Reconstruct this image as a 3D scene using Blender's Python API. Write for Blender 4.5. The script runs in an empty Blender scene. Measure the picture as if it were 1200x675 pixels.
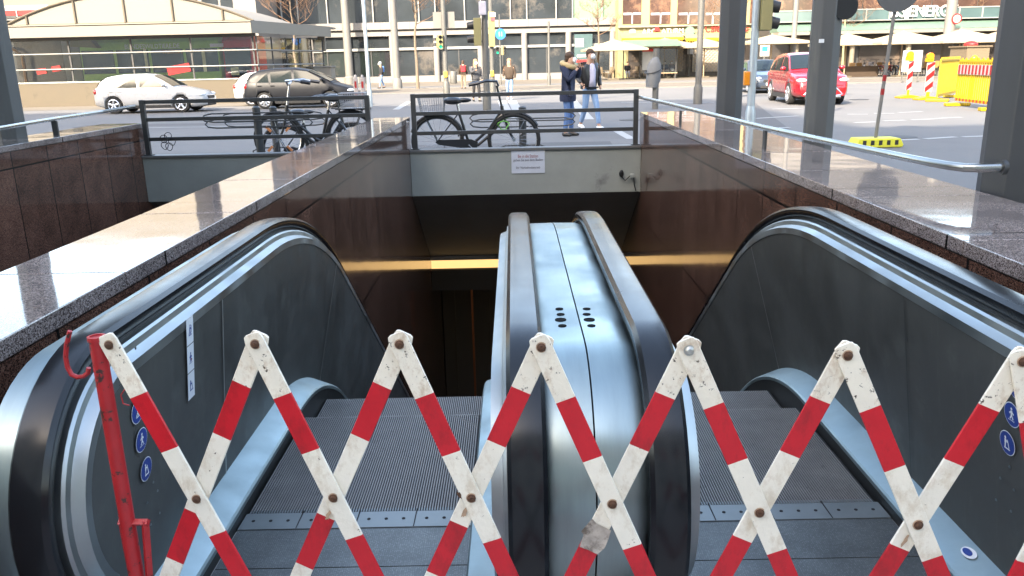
import bpy, bmesh, math, random
from mathutils import Vector, Matrix
random.seed(7)
R=math.radians; PI=math.pi
S=bpy.context.scene; COL=S.collection
# ------------------------------------------------------------------ camera
H=1.6; F=950.0; PW=1200.0
dn=Vector((76,3399,950)).normalized()
yv=Vector((0,-265.5,950)).normalized(); yv=(yv-dn*yv.dot(dn)).normalized()
upv=-dn; xv=yv.cross(upv)
MC=Matrix((xv,yv,upv))                 # world = MC @ cam (x right, y down, z forward)
CAMP=Vector((0,0,H))
cd=bpy.data.cameras.new('camera'); cam=bpy.data.objects.new('camera',cd); COL.objects.link(cam)
cx=MC@Vector((1,0,0)); cy=MC@Vector((0,-1,0)); cz=MC@Vector((0,0,-1))
cam.matrix_world=Matrix(((cx.x,cy.x,cz.x,0),(cx.y,cy.y,cz.y,0),(cx.z,cy.z,cz.z,H),(0,0,0,1)))
cd.sensor_width=36; cd.lens=F/PW*36; cd.clip_start=.05; cd.clip_end=3000
S.camera=cam
def ray(px,py): return MC@Vector((px-600,py-337.5,F))
def at_z(px,py,z=0.0): r=ray(px,py); return CAMP+r*((z-H)/r.z)
def at_y(px,py,Y): r=ray(px,py); return CAMP+r*(Y/r.y)
def at_x(px,py,X): r=ray(px,py); return CAMP+r*(X/r.x)
# ------------------------------------------------------------------ materials
MATS={}
def newmat(name):
    m=bpy.data.materials.new(name); m.use_nodes=True; nt=m.node_tree; nt.nodes.clear()
    out=nt.nodes.new('ShaderNodeOutputMaterial'); b=nt.nodes.new('ShaderNodeBsdfPrincipled')
    nt.links.new(b.outputs[0],out.inputs[0]); MATS[name]=m
    return m,nt,b
def _n(nt,t,**k):
    n=nt.nodes.new(t)
    for a,v in k.items(): setattr(n,a,v)
    return n
def mat(name,col,rough=.5,metal=0,var=.12,scale=6,bump=0,bscale=60,coat=0,emit=0,spec=.5,dirt=None,dscale=3,dth=.62,aniso=0,stretch=None,rvar=.1,chip=0,grime=None):
    """principled with large + fine noise variation, optional dirt patches"""
    m,nt,b=newmat(name); L=nt.links.new
    tc=_n(nt,'ShaderNodeTexCoord'); mp=_n(nt,'ShaderNodeMapping'); L(tc.outputs['Object'],mp.inputs[0])
    if stretch: mp.inputs['Scale'].default_value=stretch
    n=_n(nt,'ShaderNodeTexNoise'); n.inputs['Scale'].default_value=scale; n.inputs['Detail'].default_value=6; n.inputs['Roughness'].default_value=.65
    L(mp.outputs[0],n.inputs['Vector'])
    mr=_n(nt,'ShaderNodeMapRange'); mr.inputs[1].default_value=.25; mr.inputs[2].default_value=.75; mr.inputs[3].default_value=1-var; mr.inputs[4].default_value=1+var
    L(n.outputs[0],mr.inputs[0])
    mx=_n(nt,'ShaderNodeVectorMath',operation='SCALE'); mx.inputs[0].default_value=col[:3]; L(mr.outputs[0],mx.inputs['Scale'])
    last=mx.outputs[0]
    if dirt:
        n2=_n(nt,'ShaderNodeTexNoise'); n2.inputs['Scale'].default_value=dscale; n2.inputs['Detail'].default_value=8; n2.inputs['Roughness'].default_value=.7
        L(mp.outputs[0],n2.inputs['Vector'])
        r2=_n(nt,'ShaderNodeMapRange'); r2.inputs[1].default_value=dth; r2.inputs[2].default_value=dth+(.04 if chip else .12); L(n2.outputs[0],r2.inputs[0])
        mm=_n(nt,'ShaderNodeMix',data_type='RGBA'); L(r2.outputs[0],mm.inputs[0]); L(last,mm.inputs[6]); mm.inputs[7].default_value=(*dirt,1)
        last=mm.outputs[2]
    if grime:
        gc,gs,gt,gk,gst=grime
        mg=_n(nt,'ShaderNodeMapping'); mg.inputs['Scale'].default_value=gst; L(tc.outputs['Object'],mg.inputs[0])
        n3=_n(nt,'ShaderNodeTexNoise'); n3.inputs['Scale'].default_value=gs; n3.inputs['Detail'].default_value=9; n3.inputs['Roughness'].default_value=.75; L(mg.outputs[0],n3.inputs['Vector'])
        r3=_n(nt,'ShaderNodeMapRange'); r3.inputs[1].default_value=gt; r3.inputs[2].default_value=gt+.16; r3.inputs[4].default_value=gk; L(n3.outputs[0],r3.inputs[0])
        m3=_n(nt,'ShaderNodeMix',data_type='RGBA'); L(r3.outputs[0],m3.inputs[0]); L(last,m3.inputs[6]); m3.inputs[7].default_value=(*gc,1); last=m3.outputs[2]
    L(last,b.inputs['Base Color'])
    rr=_n(nt,'ShaderNodeMapRange'); rr.inputs[1].default_value=.3; rr.inputs[2].default_value=.7; rr.inputs[3].default_value=max(rough-rvar*rough,0); rr.inputs[4].default_value=min(1,rough+rvar*rough)
    L(n.outputs[0],rr.inputs[0]); L(rr.outputs[0],b.inputs['Roughness'])
    b.inputs['Metallic'].default_value=metal; b.inputs['Specular IOR Level'].default_value=spec
    if coat: b.inputs['Coat Weight'].default_value=coat; b.inputs['Coat Roughness'].default_value=.04
    if bump:
        nb=_n(nt,'ShaderNodeTexNoise'); nb.inputs['Scale'].default_value=bscale; nb.inputs['Detail'].default_value=5; L(mp.outputs[0],nb.inputs['Vector'])
        bp=_n(nt,'ShaderNodeBump'); bp.inputs['Strength'].default_value=bump; bp.inputs['Distance'].default_value=.01; L(nb.outputs[0],bp.inputs['Height']); L(bp.outputs[0],b.inputs['Normal'])
    if emit: b.inputs['Emission Color'].default_value=(*col[:3],1); b.inputs['Emission Strength'].default_value=emit
    return m
def granite(name,base,dark,pale,rough,coatw,jy=0.0,jz=0.0,jx=0.0):
    m,nt,b=newmat(name); L=nt.links.new
    g=_n(nt,'ShaderNodeNewGeometry')
    v=_n(nt,'ShaderNodeTexVoronoi'); v.inputs['Scale'].default_value=300; L(g.outputs['Position'],v.inputs['Vector'])
    n=_n(nt,'ShaderNodeTexNoise'); n.inputs['Scale'].default_value=4; n.inputs['Detail'].default_value=5; L(g.outputs['Position'],n.inputs['Vector'])
    cr=_n(nt,'ShaderNodeValToRGB'); e=cr.color_ramp.elements; e[0].color=(*dark,1); e[1].color=(*pale,1); e[0].position=.12; e[1].position=.95
    k=e.new(.45); k.color=(*base,1); sx=_n(nt,'ShaderNodeSeparateColor'); L(v.outputs['Color'],sx.inputs[0]); L(sx.outputs[0],cr.inputs[0])
    mr=_n(nt,'ShaderNodeMapRange'); mr.inputs[1].default_value=.3; mr.inputs[2].default_value=.7; mr.inputs[3].default_value=.75; mr.inputs[4].default_value=1.25; L(n.outputs[0],mr.inputs[0])
    sc=_n(nt,'ShaderNodeVectorMath',operation='SCALE'); L(cr.outputs[0],sc.inputs[0]); L(mr.outputs[0],sc.inputs['Scale'])
    last=sc.outputs[0]
    sp=_n(nt,'ShaderNodeSeparateXYZ'); L(g.outputs['Position'],sp.inputs[0])
    jmask=None
    for ax,per in ((1,jy),(2,jz),(0,jx)):
        if not per: continue
        dv=_n(nt,'ShaderNodeMath',operation='MULTIPLY_ADD'); dv.inputs[1].default_value=1/per; dv.inputs[2].default_value=50.37; L(sp.outputs[ax],dv.inputs[0])
        fr=_n(nt,'ShaderNodeMath',operation='FRACT'); L(dv.outputs[0],fr.inputs[0])
        lt=_n(nt,'ShaderNodeMath',operation='LESS_THAN'); lt.inputs[1].default_value=.015/per; L(fr.outputs[0],lt.inputs[0])
        # slab to slab tone
        if jmask is None: jmask=lt.outputs[0]
        else:
            mxx=_n(nt,'ShaderNodeMath',operation='MAXIMUM'); L(jmask,mxx.inputs[0]); L(lt.outputs[0],mxx.inputs[1]); jmask=mxx.outputs[0]
        fl=_n(nt,'ShaderNodeMath',operation='FLOOR'); L(dv.outputs[0],fl.inputs[0])
        wn=_n(nt,'ShaderNodeTexWhiteNoise',noise_dimensions='1D'); L(fl.outputs[0],wn.inputs['W'])
        m2=_n(nt,'ShaderNodeMapRange'); m2.inputs[3].default_value=.86; m2.inputs[4].default_value=1.12; L(wn.outputs['Value'],m2.inputs[0])
        s2=_n(nt,'ShaderNodeVectorMath',operation='SCALE'); L(last,s2.inputs[0]); L(m2.outputs[0],s2.inputs['Scale']); last=s2.outputs[0]
    if jmask is not None:
        mm=_n(nt,'ShaderNodeMix',data_type='RGBA'); L(jmask,mm.inputs[0]); L(last,mm.inputs[6]); mm.inputs[7].default_value=(.012,.01,.009,1); last=mm.outputs[2]
    L(last,b.inputs['Base Color']); b.inputs['Roughness'].default_value=rough
    b.inputs['Coat Weight'].default_value=coatw; b.inputs['Coat Roughness'].default_value=.03
    nb=_n(nt,'ShaderNodeTexNoise'); nb.inputs['Scale'].default_value=1.7; L(g.outputs['Position'],nb.inputs['Vector'])
    bp=_n(nt,'ShaderNodeBump'); bp.inputs['Strength'].default_value=.12; bp.inputs['Distance'].default_value=.02; L(nb.outputs[0],bp.inputs['Height']); L(bp.outputs[0],b.inputs['Normal']); L(bp.outputs[0],b.inputs['Coat Normal'])
    return m
def glass(name,tint=(.8,.86,.84),refl=.25,rough=.02):
    m=bpy.data.materials.new(name); m.use_nodes=True; nt=m.node_tree; nt.nodes.clear(); L=nt.links.new; MATS[name]=m
    o=_n(nt,'ShaderNodeOutputMaterial'); t=_n(nt,'ShaderNodeBsdfTransparent'); t.inputs[0].default_value=(*tint,1)
    g=_n(nt,'ShaderNodeBsdfGlossy'); g.inputs['Roughness'].default_value=rough; g.inputs[0].default_value=(.95,.97,1,1)
    lw=_n(nt,'ShaderNodeLayerWeight'); lw.inputs[0].default_value=.3
    mr=_n(nt,'ShaderNodeMapRange'); mr.inputs[3].default_value=refl; mr.inputs[4].default_value=.95; L(lw.outputs['Fresnel'],mr.inputs[0])
    mx=_n(nt,'ShaderNodeMixShader'); L(mr.outputs[0],mx.inputs[0]); L(t.outputs[0],mx.inputs[1]); L(g.outputs[0],mx.inputs[2]); L(mx.outputs[0],o.inputs[0])
    return m
def steel(name,col,rough,stretch=(1,1,1),scale=3,var=.08,smudge=.25):
    m,nt,b=newmat(name); L=nt.links.new
    tc=_n(nt,'ShaderNodeTexCoord'); mp=_n(nt,'ShaderNodeMapping'); mp.inputs['Scale'].default_value=stretch; L(tc.outputs['Object'],mp.inputs[0])
    n=_n(nt,'ShaderNodeTexNoise'); n.inputs['Scale'].default_value=scale; n.inputs['Detail'].default_value=8; n.inputs['Roughness'].default_value=.7; L(mp.outputs[0],n.inputs['Vector'])
    n2=_n(nt,'ShaderNodeTexNoise'); n2.inputs['Scale'].default_value=5; n2.inputs['Detail'].default_value=7; L(tc.outputs['Object'],n2.inputs['Vector'])
    mr=_n(nt,'ShaderNodeMapRange'); mr.inputs[1].default_value=.25; mr.inputs[2].default_value=.75; mr.inputs[3].default_value=1-var; mr.inputs[4].default_value=1+var; L(n.outputs[0],mr.inputs[0])
    sc=_n(nt,'ShaderNodeVectorMath',operation='SCALE'); sc.inputs[0].default_value=col; L(mr.outputs[0],sc.inputs['Scale']); L(sc.outputs[0],b.inputs['Base Color'])
    r=_n(nt,'ShaderNodeMapRange'); r.inputs[1].default_value=.35; r.inputs[2].default_value=.7; r.inputs[3].default_value=rough*(1-smudge); r.inputs[4].default_value=rough*(1+smudge); L(n2.outputs[0],r.inputs[0]); L(r.outputs[0],b.inputs['Roughness'])
    b.inputs['Metallic'].default_value=1
    bp=_n(nt,'ShaderNodeBump'); bp.inputs['Strength'].default_value=.06; bp.inputs['Distance'].default_value=.002; L(n.outputs[0],bp.inputs['Height']); L(bp.outputs[0],b.inputs['Normal'])
    return m
# ------------------------------------------------------------------ objects
WM={}
def _tags(o,label=None,cat=None,group=None,kind=None):
    if label: o['label']=label
    if cat: o['category']=cat
    if group: o['group']=group
    if kind: o['kind']=kind
    return o
def thing(name,label,cat,loc=(0,0,0),rz=0,group=None):
    o=bpy.data.objects.new(name,None); COL.objects.link(o); o.empty_display_size=.2
    o.location=loc; o.rotation_euler=(0,0,rz); WM[o.name]=Matrix.Translation(Vector(loc))@Matrix.Rotation(rz,4,'Z')
    return _tags(o,label,cat,group)
class MB:
    def __init__(s): s.v=[]; s.f=[]; s.sm=[]
    def add(s,vs,fs,smooth=False):
        o=len(s.v); s.v+= [Vector(v) for v in vs]; s.f+=[tuple(i+o for i in f) for f in fs]; s.sm+=[smooth]*len(fs); return s
    def box(s,x0,x1,y0,y1,z0,z1,M=None):
        vs=[Vector((x,y,z)) for x in (x0,x1) for y in (y0,y1) for z in (z0,z1)]
        if M: vs=[M@v for v in vs]
        return s.add(vs,[(0,1,3,2),(4,6,7,5),(0,4,5,1),(2,3,7,6),(0,2,6,4),(1,5,7,3)])
    def cbox(s,c,sz,rz=0,ry=0,rx=0):
        M=Matrix.Translation(Vector(c))@Matrix.Rotation(rz,4,'Z')@Matrix.Rotation(ry,4,'Y')@Matrix.Rotation(rx,4,'X')
        a,b,d=[q/2 for q in sz]; return s.box(-a,a,-b,b,-d,d,M)
    def tube(s,pts,r,n=8,cap=True,closed=False,smooth=True):
        pts=[Vector(p) for p in pts]; k=len(pts)
        rs=r if isinstance(r,(list,tuple)) else [r]*k
        vs=[];up=None
        for i,p in enumerate(pts):
            a=pts[(i-1)%k] if (i>0 or closed) else p; b=pts[(i+1)%k] if (i<k-1 or closed) else p
            t=(b-a)
            t=t.normalized() if t.length>1e-9 else Vector((0,0,1))
            if up is None: up=Vector((0,0,1)) if abs(t.z)<.9 else Vector((1,0,0))
            u=t.cross(up)
            if u.length<1e-4: u=t.orthogonal()
            u.normalize(); w=u.cross(t).normalized(); up=w
            for j in range(n):
                an=2*PI*j/n; vs.append(p+(u*math.cos(an)+w*math.sin(an))*rs[i])
        fs=[]
        for i in range(k if closed else k-1):
            for j in range(n):
                a=i*n+j; b=i*n+(j+1)%n; c=((i+1)%k)*n+(j+1)%n; d=((i+1)%k)*n+j; fs.append((a,b,c,d))
        s.add(vs,fs,smooth)
        if cap and not closed: s.add(vs[:n],[tuple(range(n))[::-1]]); s.add(vs[-n:],[tuple(range(n))])
        return s
    def prism(s,poly,axis,a,b):
        """poly of 2D points extruded along axis 'x','y','z' from a to b"""
        def P(p,t): return {'x':(t,p[0],p[1]),'y':(p[0],t,p[1]),'z':(p[0],p[1],t)}[axis]
        n=len(poly); vs=[P(p,a) for p in poly]+[P(p,b) for p in poly]
        return s.add(vs,[tuple(range(n))[::-1],tuple(range(n,2*n))]+[(i,(i+1)%n,n+(i+1)%n,n+i) for i in range(n)])
    def lathe(s,prof,c=(0,0,0),n=20,M=None,smooth=True):
        vs=[];c=Vector(c)
        for r,z in prof:
            for j in range(n):
                v=Vector((r*math.cos(2*PI*j/n),r*math.sin(2*PI*j/n),z))
                vs.append(c+(M@v if M else v))
        fs=[(i*n+j,i*n+(j+1)%n,(i+1)*n+(j+1)%n,(i+1)*n+j) for i in range(len(prof)-1) for j in range(n)]
        s.add(vs,fs,smooth); s.add(vs[:n],[tuple(range(n))[::-1]]); s.add(vs[-n:],[tuple(range(n))]); return s
    def ell(s,c,rad,n=14,m=9,M=None):
        c=Vector(c); vs=[];fs=[]
        for i in range(m+1):
            th=PI*i/m
            for j in range(n):
                v=Vector((rad[0]*math.sin(th)*math.cos(2*PI*j/n),rad[1]*math.sin(th)*math.sin(2*PI*j/n),rad[2]*math.cos(th)))
                vs.append(c+(M@v if M else v))
        for i in range(m):
            for j in range(n): fs.append((i*n+j,(i+1)*n+j,(i+1)*n+(j+1)%n,i*n+(j+1)%n))
        return s.add(vs,fs,True)
    def quad(s,a,b,c,d): return s.add([a,b,c,d],[(0,1,2,3)])
    def build(s,name,m,parent=None,bevel=0,label=None,cat=None,group=None,kind=None,merge=False):
        me=bpy.data.meshes.new(name)
        if parent is not None:
            W=WM[parent.name]; Wi=W.inverted(); vs=[Wi@v for v in s.v]
        else:
            mn=Vector([min(v[i] for v in s.v) for i in range(3)]); mxx=Vector([max(v[i] for v in s.v) for i in range(3)])
            org=Vector(((mn.x+mxx.x)/2,(mn.y+mxx.y)/2,mn.z)) if kind!='structure' else Vector((0,0,0))
            vs=[v-org for v in s.v]; W=Matrix.Translation(org)
        me.from_pydata([tuple(v) for v in vs],[],s.f); me.polygons.foreach_set('use_smooth',s.sm)
        bm=bmesh.new(); bm.from_mesh(me)
        if merge or any(s.sm): bmesh.ops.remove_doubles(bm,verts=bm.verts,dist=1e-5)
        bmesh.ops.recalc_face_normals(bm,faces=bm.faces); bm.to_mesh(me); bm.free()
        if any(s.sm): me.set_sharp_from_angle(angle=R(40))
        mm=MATS[m] if isinstance(m,str) else m
        me.materials.append(mm)
        o=bpy.data.objects.new(name,me); COL.objects.link(o)
        if parent is not None: o.parent=parent; WM[o.name]=WM[parent.name].copy()
        else: o.location=W.translation; WM[o.name]=W
        if bevel:
            md=o.modifiers.new('bevel','BEVEL'); md.width=bevel; md.segments=2; md.limit_method='ANGLE'; md.angle_limit=R(40)
        return _tags(o,label,cat,group,kind)
def kids(o): return [c for c in bpy.data.objects if c.parent==o]
def copy_tree(o,loc=None,rz=None,label=None,parent=None,group=None):
    c=o.copy(); COL.objects.link(c)
    if parent is not None: c.parent=parent
    if loc is not None: c.location=loc
    if rz is not None: c.rotation_euler=(0,0,rz)
    if label: c['label']=label
    if group: c['group']=group
    for k in kids(o): copy_tree(k,parent=c)
    return c
def place(o,loc,rz=0):
    o.location=loc; o.rotation_euler=(0,0,rz); return o
def text_mesh(body,size,depth=.004):
    cu=bpy.data.curves.new('lettering','FONT'); cu.body=body; cu.size=size; cu.extrude=depth; cu.align_x='LEFT'
    ob=bpy.data.objects.new('lettering',cu); COL.objects.link(ob)
    dg=bpy.context.evaluated_depsgraph_get(); me=bpy.data.meshes.new_from_object(ob.evaluated_get(dg))
    bpy.data.objects.remove(ob); bpy.data.curves.remove(cu); return me
def text(body,name,m,x0,x1,Y,z0,z1,parent,depth=.01,slant=0,rot=0):
    """upright lettering in the plane Y, fitted into x0..x1, z0..z1, facing -Y"""
    me=text_mesh(body,1,.0)
    xs=[v.co.x for v in me.vertices]; ys=[v.co.y for v in me.vertices]
    a,b,c,d=min(xs),max(xs),min(ys),max(ys); mb=MB(); vs=[]
    for v in me.vertices:
        u=(v.co.x-a)/(b-a); w=(v.co.y-c)/(d-c)
        x=(u-.5)*(x1-x0)+slant*w; z=(w-.5)*(z1-z0)
        xr=x*math.cos(rot)-z*math.sin(rot); zr=x*math.sin(rot)+z*math.cos(rot)
        vs.append(((x0+x1)/2+xr,Y,(z0+z1)/2+zr))
    mb.add(vs,[tuple(p.vertices) for p in me.polygons])
    bpy.data.meshes.remove(me)
    o=mb.build(name,m,parent)
    md=o.modifiers.new('solid','SOLIDIFY'); md.thickness=depth; md.offset=0
    return o
def skin_mesh(verts,edges,radii,sub=1,root=0):
    me=bpy.data.meshes.new('tmp'); me.from_pydata([tuple(v) for v in verts],edges,[])
    ob=bpy.data.objects.new('tmp',me); COL.objects.link(ob)
    md=ob.modifiers.new('skin','SKIN'); md.use_smooth_shade=True
    sv=me.skin_vertices[0].data
    for i,r in enumerate(radii):
        r=(r,r) if not isinstance(r,tuple) else r
        sv[i].radius=r
    seen=set(); adj={}
    for a,b in edges: adj.setdefault(a,[]).append(b); adj.setdefault(b,[]).append(a)
    order=[root]+list(range(len(verts)))
    for i in order:
        if i in seen: continue
        sv[i].use_root=True; st=[i]
        while st:
            q=st.pop()
            if q in seen: continue
            seen.add(q); st+=adj.get(q,[])
    if sub: s2=ob.modifiers.new('sub','SUBSURF'); s2.levels=sub; s2.render_levels=sub
    dg=bpy.context.evaluated_depsgraph_get(); r=bpy.data.meshes.new_from_object(ob.evaluated_get(dg))
    vs=[v.co.copy() for v in r.vertices]; fs=[tuple(p.vertices) for p in r.polygons]
    bpy.data.objects.remove(ob); bpy.data.meshes.remove(me); bpy.data.meshes.remove(r)
    return vs,fs
# ------------------------------------------------------------------ material list
mat('asphalt',(.135,.132,.129),.9,var=.14,scale=.35,bump=.35,bscale=90,dirt=(.118,.116,.115),dscale=.16,dth=.52)
mat('paving',(.14,.12,.095),.85,var=.1,scale=.5,bump=.15,bscale=40,dirt=(.11,.095,.078),dscale=.3,dth=.55)
mat('kerb',(.16,.15,.135),.8,var=.12,scale=2)
mat('roadpaint',(.32,.32,.31),.7,var=.1,scale=5,dirt=(.3,.3,.3),dscale=5,dth=.6)
mat('bounce_paving',(.45,.43,.40),.8,var=.1,scale=.6)
mat('tile_floor',(.42,.40,.38),.6,var=.12,scale=3)
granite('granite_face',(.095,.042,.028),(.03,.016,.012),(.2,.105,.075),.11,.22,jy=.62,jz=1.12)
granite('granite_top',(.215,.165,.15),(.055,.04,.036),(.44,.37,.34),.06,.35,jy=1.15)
mat('concrete_band',(.30,.325,.305),.6,var=.1,scale=2.5,bump=.1,bscale=20,dirt=(.17,.18,.175),dscale=1.6,dth=.62)
mat('soffit',(.22,.22,.215),.7,var=.15,scale=2)
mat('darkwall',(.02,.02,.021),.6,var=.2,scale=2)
mat('lightstrip',(1,.66,.30),.5,emit=.17,var=.1,scale=1.5)
mat('copper',(.14,.05,.025),.4,metal=.6)
mat('rail_paint',(.045,.047,.048),.45,var=.15,scale=9,dirt=(.09,.085,.08),dscale=14,dth=.66)
mat('cap_metal',(.16,.16,.155),.5,metal=.3,var=.15)
steel('steel',(.52,.53,.54),.24,stretch=(1,1,1))
steel('steel_rail',(.38,.38,.36),.3,stretch=(1,.4,1),scale=6)
steel('steel_head',(.38,.41,.41),.46,stretch=(1,.4,1),scale=6)
steel('steel_deck',(.29,.35,.35),.40,stretch=(9,1,1),scale=4,var=.08,smudge=.3)
steel('steel_low',(.38,.47,.48),.5,stretch=(1,1,1),scale=12,var=.06,smudge=.3)
mat('panel',(.072,.073,.067),.46,metal=.1,var=.2,scale=2.6,dirt=(.092,.095,.086),dscale=4.5,dth=.54,grime=((.13,.13,.12),3.,.55,.35,(1,9,1)),rvar=.35,bump=.03,bscale=9,spec=.35)
mat('skirt',(.03,.032,.031),.45,metal=.3,var=.25,scale=6,dirt=(.085,.09,.088),dscale=9,dth=.6)
mat('rubber',(.008,.009,.011),.22,var=.2,scale=5,coat=.0,rvar=.3,spec=.4)
mat('black',(.012,.012,.013),.5)
mat('soffit_black',(.006,.006,.006),.9,spec=.1)
mat('seam',(.45,.45,.42),.4,metal=.7)
mat('tread',(.22,.215,.205),.5,metal=.3,var=.25,scale=7,dirt=(.09,.09,.085),dscale=12,dth=.6)
mat('treadgap',(.008,.008,.009),.8)
mat('comb',(.20,.225,.23),.45,metal=.6,var=.12,scale=9)
mat('barwhite',(.82,.76,.65),.5,var=.09,scale=9,dirt=(.07,.04,.025),dscale=62,dth=.645,chip=1,grime=((.50,.38,.25),30,.5,.5,(1,1,.6)),bump=.12,bscale=120)
mat('barwhite_worn',(.81,.74,.62),.5,var=.1,scale=9,dirt=(.045,.028,.02),dscale=70,dth=.60,chip=1,grime=((.42,.26,.14),34,.5,.6,(1,1,.6)),bump=.12,bscale=120)
mat('barred',(.56,.010,.02),.38,var=.14,scale=10,dirt=(.62,.5,.48),dscale=46,dth=.70,chip=1,grime=((.22,.01,.012),14,.5,.6,(1,1,.5)),bump=.08,bscale=90)
mat('postred',(.40,.016,.02),.42,var=.2,scale=14,dirt=(.05,.02,.016),dscale=40,dth=.585,chip=1,bump=.15,bscale=90)
mat('rust',(.085,.035,.016),.8,var=.35,scale=120,bump=.5,bscale=200)
mat('rustlight',(.45,.3,.2),.6,var=.3,scale=60)
mat('sticker_white',(.72,.74,.76),.4,var=.05)
mat('sticker_blue',(.012,.045,.24),.35,var=.05)
mat('paper',(.55,.60,.68),.5,var=.06,scale=9)
mat('ink_red',(.28,.06,.07),.5); mat('ink_dark',(.06,.06,.10),.5)
# ------------------------------------------------------------------ escalators
YC,ZC,RR=1.935,.58,.39; Y1=3.27; RA=2.2; AEND=R(37.5)
def railpath(t0=222,yend=8.6,nn=20):
    out=[]
    for i in range(nn+1):
        t=R(t0+(90-t0)*i/nn); out.append((YC+RR*math.cos(t),ZC+RR*math.sin(t),math.cos(t),math.sin(t)))
    for i in range(1,5): out.append((YC+(Y1-YC)*i/4,ZC+RR,0,1))
    return out+_tail(yend)
def _tail(yend):
    out=[]; zt=ZC+RR
    for i in range(1,15):
        a=AEND*i/14; out.append((Y1+RA*math.sin(a),zt-RA+RA*math.cos(a),math.sin(a),math.cos(a)))
    y,z=out[-1][:2]
    for i in range(1,5): L=(yend-y)*i/4; out.append((y+L,z-L*math.tan(AEND),math.sin(AEND),math.cos(AEND)))
    return out
def flatpath(y0,yend=8.6):
    return [(y0+(Y1-y0)*i/4,ZC+RR,0,1) for i in range(5)]+_tail(yend)
def sweep(mb,path,sec,closed=True,smooth=True):
    k=len(sec); vs=[]
    for (y,z,ny,nz) in path:
        for (x,n) in sec: vs.append((x,y+ny*n,z+nz*n))
    fs=[]
    for i in range(len(path)-1):
        for j in range(k if closed else k-1):
            a=i*k+j; b=i*k+(j+1)%k; fs.append((a,b,b+k,a+k))
    mb.add(vs,fs,smooth)
    if closed: mb.add(vs[:k],[tuple(range(k))]); mb.add(vs[-k:],[tuple(range(k))])
    return mb
class Frame:
    """flat decals on the inner balustrade panel"""
    def __init__(s,x_top,x_bot,side):
        s.a=Vector((x_top,0,.805)); s.W=(Vector((x_top,0,.805))-Vector((x_bot,0,.195))).normalized(); s.U=Vector((0,side,0))
        s.N=s.U.cross(s.W); s.N.normalize()
        if s.N.x*side<0: s.N=-s.N
    def hit(s,px,py):
        r=ray(px,py); t=(s.a-CAMP).dot(s.N)/r.dot(s.N); return CAMP+r*t
    def poly(s,mb,c,pts,off): 
        vs=[c+s.U*u+s.W*w+s.N*off for u,w in pts]; return mb.add(vs,[tuple(range(len(pts)))])
    def disc(s,mb,c,r,off,n=24): return s.poly(mb,c,[(r*math.cos(2*PI*i/n),r*math.sin(2*PI*i/n)) for i in range(n)],off)
    def stroke(s,mb,c,p,q,w,off):
        d=Vector((q[0]-p[0],q[1]-p[1])).normalized()*w/2; e=(-d.y,d.x)
        return s.poly(mb,c,[(p[0]+e[0],p[1]+e[1]),(q[0]+e[0],q[1]+e[1]),(q[0]-e[0],q[1]-e[1]),(p[0]-e[0],p[1]-e[1])],off)
def figure(fr,mb,c,k,kind,off):
    """little signage figures; k = half size"""
    def S(p,q,w=.16): fr.stroke(mb,c,(p[0]*k,p[1]*k),(q[0]*k,q[1]*k),w*k,off)
    def D(p,r): fr.disc(mb,c+fr.U*p[0]*k+fr.W*p[1]*k,r*k,off,10)
    if kind==0: D((.05,.62),.14); S((0,.45),(-.05,-.05),.26); S((-.05,-.05),(-.3,-.5)); S((0,-.05),(.2,-.5)); S((.05,.35),(.4,.1)); S((.4,.6),(.4,-.35),.1); S((-.4,-.55),(.5,-.55),.1)
    if kind==1: D((0,.62),.14); S((0,.45),(0,-.05),.26); S((0,-.05),(-.25,-.45)); S((0,-.05),(.25,-.45)); S((0,.35),(-.35,.1)); S((0,.35),(.35,.1)); [S((-.5+.2*i,-.62),(-.38+.2*i,-.55),.09) for i in range(5)]
    if kind==2: D((-.25,.55),.14); S((-.25,.4),(-.25,-.05),.26); S((-.25,-.05),(-.3,-.5)); S((-.2,.3),(.1,.1)); S((.1,.4),(.35,-.5),.12); S((-.45,-.58),(.5,-.58),.14)
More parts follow.
